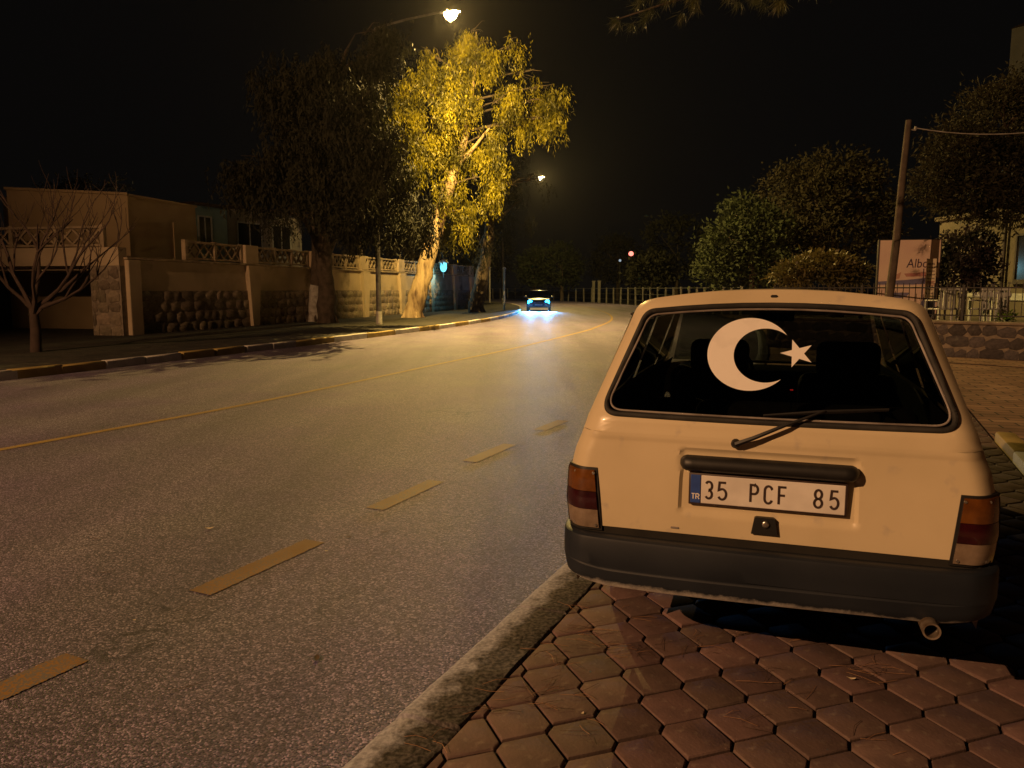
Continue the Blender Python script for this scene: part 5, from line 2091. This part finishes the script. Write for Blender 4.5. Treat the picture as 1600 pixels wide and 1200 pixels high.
# local +y is the car's forward direction
b = MB()
body = [(-2.05, .70, .42, .78), (-1.95, .80, .30, .90), (-1.2, .85, .24, .93), (0.0, .86, .22, .93), (0.9, .86, .22, .92), (1.45, .85, .24, .84), (1.85, .80, .26, .74), (2.02, .70, .32, .62)]


def ring_(w, z0, z1, y):
    r_ = 0.08
    return [(-w, y, z0 + r_), (-w + r_, y, z0), (w - r_, y, z0), (w, y, z0 + r_), (w, y, (z0 + z1) / 2), (w - .02, y, z1 - r_), (w - r_ - .02, y, z1), (0, y, z1 + .03), (-w + r_ + .02, y, z1), (-w + .02, y, z1 - r_), (-w, y, (z0 + z1) / 2)]


b.loops([ring_(w, z0, z1, y) for y, w, z0, z1 in body])
n_ = 11
b.f.append(tuple(range(n_))); b.f.append(tuple(range(len(b.v) - n_, len(b.v))))
b.build('body', M['dark_car'], onc, 35)
b = MB()
b.loops([[(-.80, 1.0, .90), (.80, 1.0, .90), (.80, -1.75, .90), (-.80, -1.75, .90)], [(-.62, .25, 1.40), (.62, .25, 1.40), (.60, -1.25, 1.38), (-.60, -1.25, 1.38)]])
b.build('windows', M['pane'], onc)
b = MB(); b.rbox(-.64, .64, -1.27, .27, 1.385, 1.44, 0.03, 2); b.build('roof', M['dark_car'], onc, 40)
for s in (-1, 1):
    b = MB(); b.tube([(s * .80, 1.0, .90), (s * .63, .26, 1.40)], 0.035, 6); b.build('pillar', M['dark_car'], onc)
    b = MB(); b.rbox(s * .95 - .09, s * .95 + .09, .70, .82, .92, 1.04, 0.03, 2); b.tube([(s * .80, .78, .93), (s * .9, .77, .97)], 0.02, 6); b.build('door_mirror', M['dark_car'], onc, 40)
    b = MB()
    b.lathe([(0.16, 0.0), (0.16, 0.02), (0.11, 0.05), (0.02, 0.06)], Matrix.Translation((s * .60, 1.955, .62)) @ Matrix.Rotation(-PI / 2, 4, 'X'), 18)
    b.build('headlight', M['headlight'], onc, 50)
    for y in (-1.28, 1.28):
        t = link_mesh('wheel', me_t, None, onc)
        t.location = (s * .76, y, 0.29)
    sp = bpy.data.lights.new('headlight_beam', 'SPOT')
    sp.energy = 9000
    sp.color = (0.10, 0.45, 1.0)
    sp.spot_size = math.radians(50)
    sp.spot_blend = 0.9
    sp.shadow_soft_size = 0.09
    so = bpy.data.objects.new('headlight_beam', sp)
    C.objects.link(so)
    so.parent = onc
    so.location = (s * .60, 2.08, .62)
    so.rotation_euler = (math.radians(90 - 22), 0, 0)
b = MB(); b.rbox(-.40, .40, 1.99, 2.05, .36, .52, 0.02, 1); b.build('grille', M['black'], onc)
b = MB(); b.rbox(-.26, .26, 2.05, 2.065, .40, .50, 0.003, 1); b.build('number_plate', M['plate'], onc)

# ------------------------------------------------------------------ right side: stone wall, railing, terrace, villa, sign, pole
SD = Vector((0.74, -0.673, 0)).normalized()
S0 = Vector((6.6, 19.9, -0.07))
sw = empty('stone_wall', S0, math.atan2(SD.y, SD.x))
tag(sw, 'low dark rubble stone wall with iron railing right of the car', 'wall')
SWL = 11.0
b = MB(); b.box(0, SWL, 0.0, 0.35, -0.2, 0.76); b.build('wall_core', M['mortar'], sw)
lay_stones(sw, 0.0, SWL, -0.02, 0.74, 3, 0.22, 0.5, stone_variants(10, M['stone_dark'], 17), 0.0, 12)
b = MB(); b.rbox(-0.04, SWL, -0.08, 0.42, 0.762, 0.825, 0.015, 1); b.build('coping', M['mortar'], sw)
for k in range(6):
    b = MB(); b.rbox(k * 2.15 + .1 - .03, k * 2.15 + .1 + .03, .14, .20, .826, 1.62, .005, 1); b.build('railing_post', M['iron'], sw)
for z in (0.93, 1.54):
    b = MB(); b.rbox(0.1, SWL - 0.1, .155, .185, z, z + 0.03, .005, 1); b.build('railing_rail', M['iron'], sw)
b = MB()
for k in range(int(SWL / 0.13)):
    b.box(0.17 + k * 0.13 - .007, 0.17 + k * 0.13 + .007, .163, .177, 0.9305, 1.66)
b.build('railing_bars', M['iron'], sw)
tg_ = MB()
c4 = [S0 + SD * a + Vector((-SD.y, SD.x, 0)) * c for a, c in [(0, 0.36), (SWL + 6, 0.36), (SWL + 6, 14), (0, 14)]]
tg_.poly([Vector((p.x, p.y, 0.58)) for p in c4])
tag(tg_.build('terrace_ground', M['far_pave']), kind='structure')

v0, v1 = at(1462, 452, 26.5), at(1660, 452, 20.8)
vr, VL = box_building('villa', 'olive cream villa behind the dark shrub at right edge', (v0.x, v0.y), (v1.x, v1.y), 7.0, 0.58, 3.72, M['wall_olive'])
b = MB(); b.rbox(-0.1, VL + 0.1, -0.15, 7.1, 3.142, 3.28, 0.02, 1); b.build('roof_slab', M['wall_olive'], vr)
b = MB(); b.tube([(VL * .60, -0.10, 0), (VL * .60, -0.10, 3.1)], 0.055, 8); b.build('downpipe', M['frame_dark'], vr, 50)
window(vr, VL * .68, VL * .84, 1.15, 2.4, M['frame_dark'], M['pane'])
b = MB(); b.box(VL * .61, VL, -0.06, -0.003, 0.55, 0.75); b.build('string_course', M['frame'], vr)
tw0, tw1 = at(1577, 100, 62), at(1690, 100, 58)
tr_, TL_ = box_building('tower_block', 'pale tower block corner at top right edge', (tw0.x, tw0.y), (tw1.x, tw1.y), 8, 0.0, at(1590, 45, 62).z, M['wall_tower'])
b = MB(); b.loops([[(-.1, -.1, at(1590, 45, 62).z + .002), (TL_, -.1, at(1590, 45, 62).z + .002), (TL_, 8, at(1590, 45, 62).z + .002), (-.1, 8, at(1590, 45, 62).z + .002)], [(2.0, 3, at(1590, 10, 62).z), (TL_ - 2, 3, at(1590, 10, 62).z), (TL_ - 2, 5, at(1590, 10, 62).z), (2, 5, at(1590, 10, 62).z)]])
b.build('roof', M['roof'], tr_)

tree('flowering_shrub', 'tall dark purple-leaved shrub in front of the villa', 'shrub',
     [Vector((at(1505, 460, 19.0).x, 19.0, 0.58)), at(1508, 440, 19), at(1510, 400, 19)], [0.06, 0.05, 0.02],
     [cl(1510, 395, 19, 36, 26, 1900), cl(1490, 430, 19, 26, 30, 1500), cl(1535, 430, 19.2, 20, 28, 1000), cl(1500, 368, 19.3, 34, 10, 500), cl(1545, 385, 19.3, 10, 22, 400)],
     'bushy', M['leaf_purple'], M['twig'], 0.03, leaf_len=0.12, leaf_w=0.06, spread=0.12)
tree('potted_plant', 'small bright green plant above the stone wall at right edge', 'plant',
     [at(1574, 500, 16.9), at(1574, 494, 16.9)], [0.02, 0.015], [cl(1577, 493, 16.9, 9, 8, 130), cl(1562, 497, 16.9, 6, 5, 60)], 'bushy', M['leaf_bright'], M['twig'], 0.01, leaf_len=0.10, leaf_w=0.03, spread=0.05)


def garden_chair(loc, rz, label):
    root = empty('garden_chair', loc, rz)
    tag(root, label, 'chair', 'white garden chairs on the terrace')
    b = MB(); b.rbox(-.22, .22, -.22, .22, .40, .435, .012, 1); b.build('seat', M['white_plastic'], root)
    b = MB()
    for k in range(5): b.box(-.21 + k * .095, -.17 + k * .095, .20, .225, .436, .84)
    b.rbox(-.23, .23, .195, .235, .841, .90, .01, 1)
    b.build('backrest', M['white_plastic'], root)
    for sx in (-1, 1):
        for sy in (-1, 1):
            b = MB(); b.box(sx * .19 - .02, sx * .19 + .02, sy * .18 - .02, sy * .18 + .02, 0, .399); b.build('leg', M['white_plastic'], root)
        b = MB(); b.rbox(sx * .235 - .02, sx * .235 + .02, -.2, .194, .60, .63, .008, 1); b.box(sx * .235 - .015, sx * .235 + .015, -.19, -.16, .40, .599); b.build('armrest', M['white_plastic'], root)
    return root


for (px, Y, rz, lab) in [(1468, 17.9, 0.3, 'white garden chair at the left end, nearest to the sign'), (1487, 18.1, -0.2, 'white garden chair under the left of the dark shrub'),
                         (1537, 18.0, 0.1, 'white garden chair left of the green plant, below white table'), (1556, 18.2, -0.3, 'white garden chair just left of the bright green plant')]:
    garden_chair(Vector((at(px, 470, Y).x, Y, 0.58)), rz + PI, lab)
gt = empty('garden_table', Vector((at(1545, 460, 19.2).x, 19.2, 0.58)))
tag(gt, 'white garden table with thick rounded top behind the chairs', 'table')
b = MB(); b.rbox(-.36, .36, -.36, .36, .66, .80, .05, 3); b.build('table_top', M['white_plastic'], gt, 40)
for sx in (-1, 1):
    for sy in (-1, 1):
        b = MB(); b.box(sx * .28 - .025, sx * .28 + .025, sy * .28 - .025, sy * .28 + .025, 0, .659); b.build('leg', M['white_plastic'], gt)

# advertising board
sg = empty('advertising_board', Vector((at(1418, 452, 18.6).x, 18.6, -0.07)), math.radians(-14))
tag(sg, 'tall printed advertising board with dark lettering behind the leaning pole', 'sign')
zt0 = at(1418, 375, 18.6).z + 0.07
W2 = 0.66
b = MB(); b.rbox(-W2 - .04, W2 + .03, 0.0, 0.12, 0.75, zt0 + .02, 0.01, 1); board = b.build('board_case', M['frame_dark'], sg)
b = MB(); b.quad((-W2, -.004, .80), (W2, -.004, .80), (W2, -.004, zt0), (-W2, -.004, zt0)); face = b.build('poster', M['poster'], board)
for s in (-1, 1):
    b = MB(); b.rbox(s * .5 - .05, s * .5 + .05, .02, .10, -0.1, .749, .01, 1); b.build('leg', M['frame_dark'], sg)


def blob(b, pts, y):
    b.poly([(x, y, z) for x, z in pts])


H_ = zt0 - 0.80
pz = lambda f: zt0 - f * H_
b = MB(); blob(b, [(-W2, pz(.52)), (-.05, pz(.50)), (.5, pz(.47)), (W2, pz(.47)), (W2, pz(.54)), (.1, pz(.56)), (-W2, pz(.56))], -.008); b.build('print_blue', M['poster_blue'], face)
b = MB(); blob(b, [(-.40, pz(.66)), (.05, pz(.66)), (.0, pz(.70)), (-.2, pz(.74)), (-.40, pz(.76))], -.008); b.build('print_blue', M['poster_blue'], face)
b = MB(); blob(b, [(.30, pz(.80)), (.46, pz(.60)), (.62, pz(.52)), (.62, pz(.95)), (.20, pz(.98))], -.008); b.build('print_blue', M['poster_blue'], face)
b = MB(); blob(b, [(-.38, pz(.34)), (-.30, pz(.44)), (-.16, pz(.40)), (-.20, pz(.48)), (-.34, pz(.50)), (-.42, pz(.44))], -.0085); b.build('print_rose', M['poster_rose'], face)
b = MB(); blob(b, [(-.1, pz(.42)), (.45, pz(.40)), (.5, pz(.45)), (-.05, pz(.46))], -.0085); b.build('print_rose', M['poster_rose'], face)
b = MB(); blob(b, [(-.45, pz(.82)), (-.3, pz(.80)), (-.2, pz(.93)), (-.5, pz(.95))], -.0085); b.build('print_rose', M['poster_rose'], face)
b = MB(); blob(b, [(-.62, pz(.575)), (.3, pz(.575)), (.3, pz(.60)), (-.62, pz(.60))], -.009); b.build('print_cream', M['poster_cream'], face)
b = MB(); blob(b, [(-.40, pz(.77)), (.02, pz(.74)), (.05, pz(.82)), (-.35, pz(.84))], -.009); b.build('print_cream', M['poster_cream'], face)


def text_part(txt, size, loc, m, parent, sx=1.0, shear=0.0):
    cu = bpy.data.curves.new('lettering', 'FONT')
    cu.body = txt
    cu.size = size
    cu.shear = shear
    cu.extrude = 0.001
    cu.resolution_u = 3
    to = bpy.data.objects.new('lettering', cu)
    C.objects.link(to)
    dg = bpy.context.evaluated_depsgraph_get()
    me = bpy.data.meshes.new_from_object(to.evaluated_get(dg))
    bpy.data.objects.remove(to)
    me.materials.clear()
    me.materials.append(m)
    o = link_mesh('lettering', me, None, parent)
    o.location = loc
    o.rotation_euler = (PI / 2, 0, 0)
    o.scale = (sx, 1, 1)
    return o


text_part('Alboya', 0.30, (-.06, -.012, pz(.345)), M['poster_ink'], face, 0.82, 0.1)
text_part('The', 0.20, (-.08, -.012, pz(.885)), M['poster_rose'], face, 0.8)
b = MB()
b.box(.315, .335, -.012, -.006, pz(.74), pz(.36))
b.build('print_line', M['poster_ink'], face)
nb = empty('menu_banner', Vector((at(1453, 452, 18.2).x, 18.2, -0.07)), math.radians(-14))
tag(nb, 'narrow bright cream menu banner at the right edge of the advertising board', 'banner')
zb0, zb1 = at(1453, 466, 18.2).z + .07, at(1453, 404, 18.2).z + .07
b = MB(); b.rbox(-.105, .105, -.01, .02, zb0, zb1, .004, 1); bn_ = b.build('banner_cloth', M['poster_cream'], nb)
b = MB()
for k in range(9):
    z = zb1 - .10 - k * (zb1 - zb0 - .14) / 9
    hgt = random.choice([.03, .05, .035])
    xx = -.08
    while xx < .07:
        w = random.uniform(.008, .02)
        b.box(xx, min(xx + w, .085), -.0125, -.0102, z - hgt, z)
        xx += w + .012
b.build('print', M['poster_ink'], bn_)
b = MB()
for z in (.30, .34, .38): b.box(-.09, .09, -.0125, -.0102, zb0 + z, zb0 + z + .022)
b.build('print_red', M['poster_rose'], bn_)
b = MB(); b.tube([(0, .03, -.05), (0, .03, zb1)], .02, 6); b.build('stand', M['frame_dark'], nb)

# leaning utility pole and its wire
ub = Vector((at(1384, 470, 16.6).x, 16.6, -0.07))
ut = at(1420, 188, 16.8)
up_ = empty('utility_pole', ub)
tag(up_, 'leaning wooden utility pole in front of the advertising board', 'pole')
b = MB()
dd = ut - ub
b.tube([dd * -0.02, dd * .25, dd * .5 + Vector((0.02, 0, 0)), dd * .75, dd], [.092, .088, .08, .07, .06], 12)
b.build('shaft', M['wood'], up_, 50)
b = MB(); b.tube([dd * .965, dd * .965 + Vector((.16, 0, -.03))], .012, 6); b.lathe([(.02, 0), (.035, .03), (.02, .08)], Matrix.Translation(dd * .965 + Vector((.16, 0, -.03))), 8); b.build('insulator', M['pole_pale'], up_)
wr = empty('overhead_wire', ut)
tag(wr, 'thin overhead wire running right from the top of the leaning pole', 'wire')
a0 = ut * 0 + dd * -.035 + Vector((.16, 0, .02))
a1 = at(1800, 165, 15.5) - ut
b = MB(); b.tube([a0.lerp(a1, t / 14) + Vector((0, 0, -0.30 * 4 * (t / 14) * (1 - t / 14))) for t in range(15)], .010, 5); b.build('cable', M['pole_pale'], wr)

# ------------------------------------------------------------------ litter
nm = MB()
nm2 = MB()
r = random.Random(4)
spots = [(880, 985, 10), (905, 990, 8), (845, 1010, 4), (940, 1010, 7), (880, 1035, 4), (860, 1080, 9), (830, 1092, 7), (960, 1020, 7), (1000, 1010, 6), (1090, 1010, 8), (1130, 990, 6), (1330, 1045, 10),
         (1385, 1050, 7), (1250, 1000, 6), (820, 1018, 5), (770, 1080, 5), (730, 1110, 6), (1180, 1060, 5), (1230, 1085, 4), (1480, 990, 4), (1120, 1120, 4), (900, 1150, 4), (1350, 1150, 4), (990, 960, 5), (870, 940, 5), (650, 1160, 5)]
for (px, py, n) in spots:
    c = gnd(px, py, 0.004)
    a0_ = r.uniform(-0.4, 0.4)
    for _ in range(n):
        p = c + Vector((r.gauss(0, .045), r.gauss(0, .04), 0))
        a = a0_ + r.gauss(0, 0.6)
        L_ = r.uniform(.05, .13)
        d = Vector((math.cos(a), math.sin(a), 0))
        m_ = Vector((-d.y, d.x, 0)) * r.uniform(-.012, .012)
        (nm if r.random() < .55 else nm2).tube([p, p + d * L_ * .5 + m_ + Vector((0, 0, r.uniform(.001, .008))), p + d * L_ + Vector((0, 0, .001))], .0009, 3)
tag(nm.build('pine_needle_litter', M['needle_dry']), 'pale dry pine needles scattered on the pavers', 'needles', kind='stuff')
tag(nm2.build('pine_needle_litter', M['needle_dark']), 'dark old pine needles scattered on the pavers', 'needles', kind='stuff')


def flake(name, label, cat, px, py, z, L_, W_, ang, m, group, curl=0.3):
    root_p = gnd(px, py, z)
    b = MB()
    n = 6
    b.grid(n, 2, lambda u, v: ((u - .5) * L_, (v - .5) * W_ * max(0.15, math.sin(PI * (0.08 + 0.84 * u))), 0.003 + curl * L_ * (u - .5) ** 2 + curl * W_ * (v - .5) ** 2))
    o = b.build(name, m, None, 60)
    o.location = root_p
    o.rotation_euler = (0, 0, ang)
    tag(o, label, cat, group)
    return o


for (px, py, L_, W_, ang, lab) in [(600, 832, .10, .012, .5, 'dark twig-like leaf on the road beyond the long dash'), (545, 640 + 200, .03, .02, .2, 'small dark leaf scrap right of the long lane dash'), (150, 842, .07, .014, .1, 'dark leaf on the road at left, above the near dash'),
                              (495, 1030, .02, .06, .2, 'dark upright sliver of leaf on the near asphalt'), (290, 1075, .16, .006, .55, 'long dark twig lying on the near asphalt'), (165, 895, .10, .008, .4, 'thin twig on the road left of the long dash'),
                              (560, 921, .08, .005, 0, 'short straight twig on the asphalt, left one of two'), (650, 921, .08, .005, 0, 'short straight twig on the asphalt near the kerb, right one')]:
    flake('dry_leaf', lab, 'leaf', px, py, -0.058, L_, W_, ang, M['dry_leaf'], 'dry leaves on the road')
for (px, py, z, L_, W_, ang, lab) in [(1330, 1062, .003, .032, .014, -.3, 'cream paper scrap on the pavers behind the exhaust'), (910, 1116, .003, .016, .008, 1.0, 'tiny white cigarette end in a paver joint'),
                                   (327, 827, -.058, .05, .03, .2, 'white chip on the road left of the long dash'), (510, 862, -.058, .02, .015, 0, 'tiny white chip at the tip of the long dash'), (210, 970, -.058, .014, .012, 0, 'tiny white chip on the near left asphalt')]:
    flake('paper_scrap', lab, 'litter', px, py, z, L_, W_, ang, M['scrap'], 'pale scraps on the ground', 0.6)

# ------------------------------------------------------------------ thin haze box, added to give the lamps a lens-like glow
hz = MB()
hz.box(-160, 160, -45, 270, -1.3, 26.5)
hm = bpy.data.materials.new('added_haze_air')
hm.use_nodes = True
hm.node_tree.nodes.clear()
pv = hm.node_tree.nodes.new('ShaderNodeVolumePrincipled')
pv.inputs['Density'].default_value = 0.00010
pv.inputs['Color'].default_value = (0.9, 0.88, 0.88, 1)
pv.inputs['Anisotropy'].default_value = 0.82
ho = hm.node_tree.nodes.new('ShaderNodeOutputMaterial')
hm.node_tree.links.new(pv.outputs[0], ho.inputs['Volume'])
tag(hz.build('haze', hm), kind='stuff')
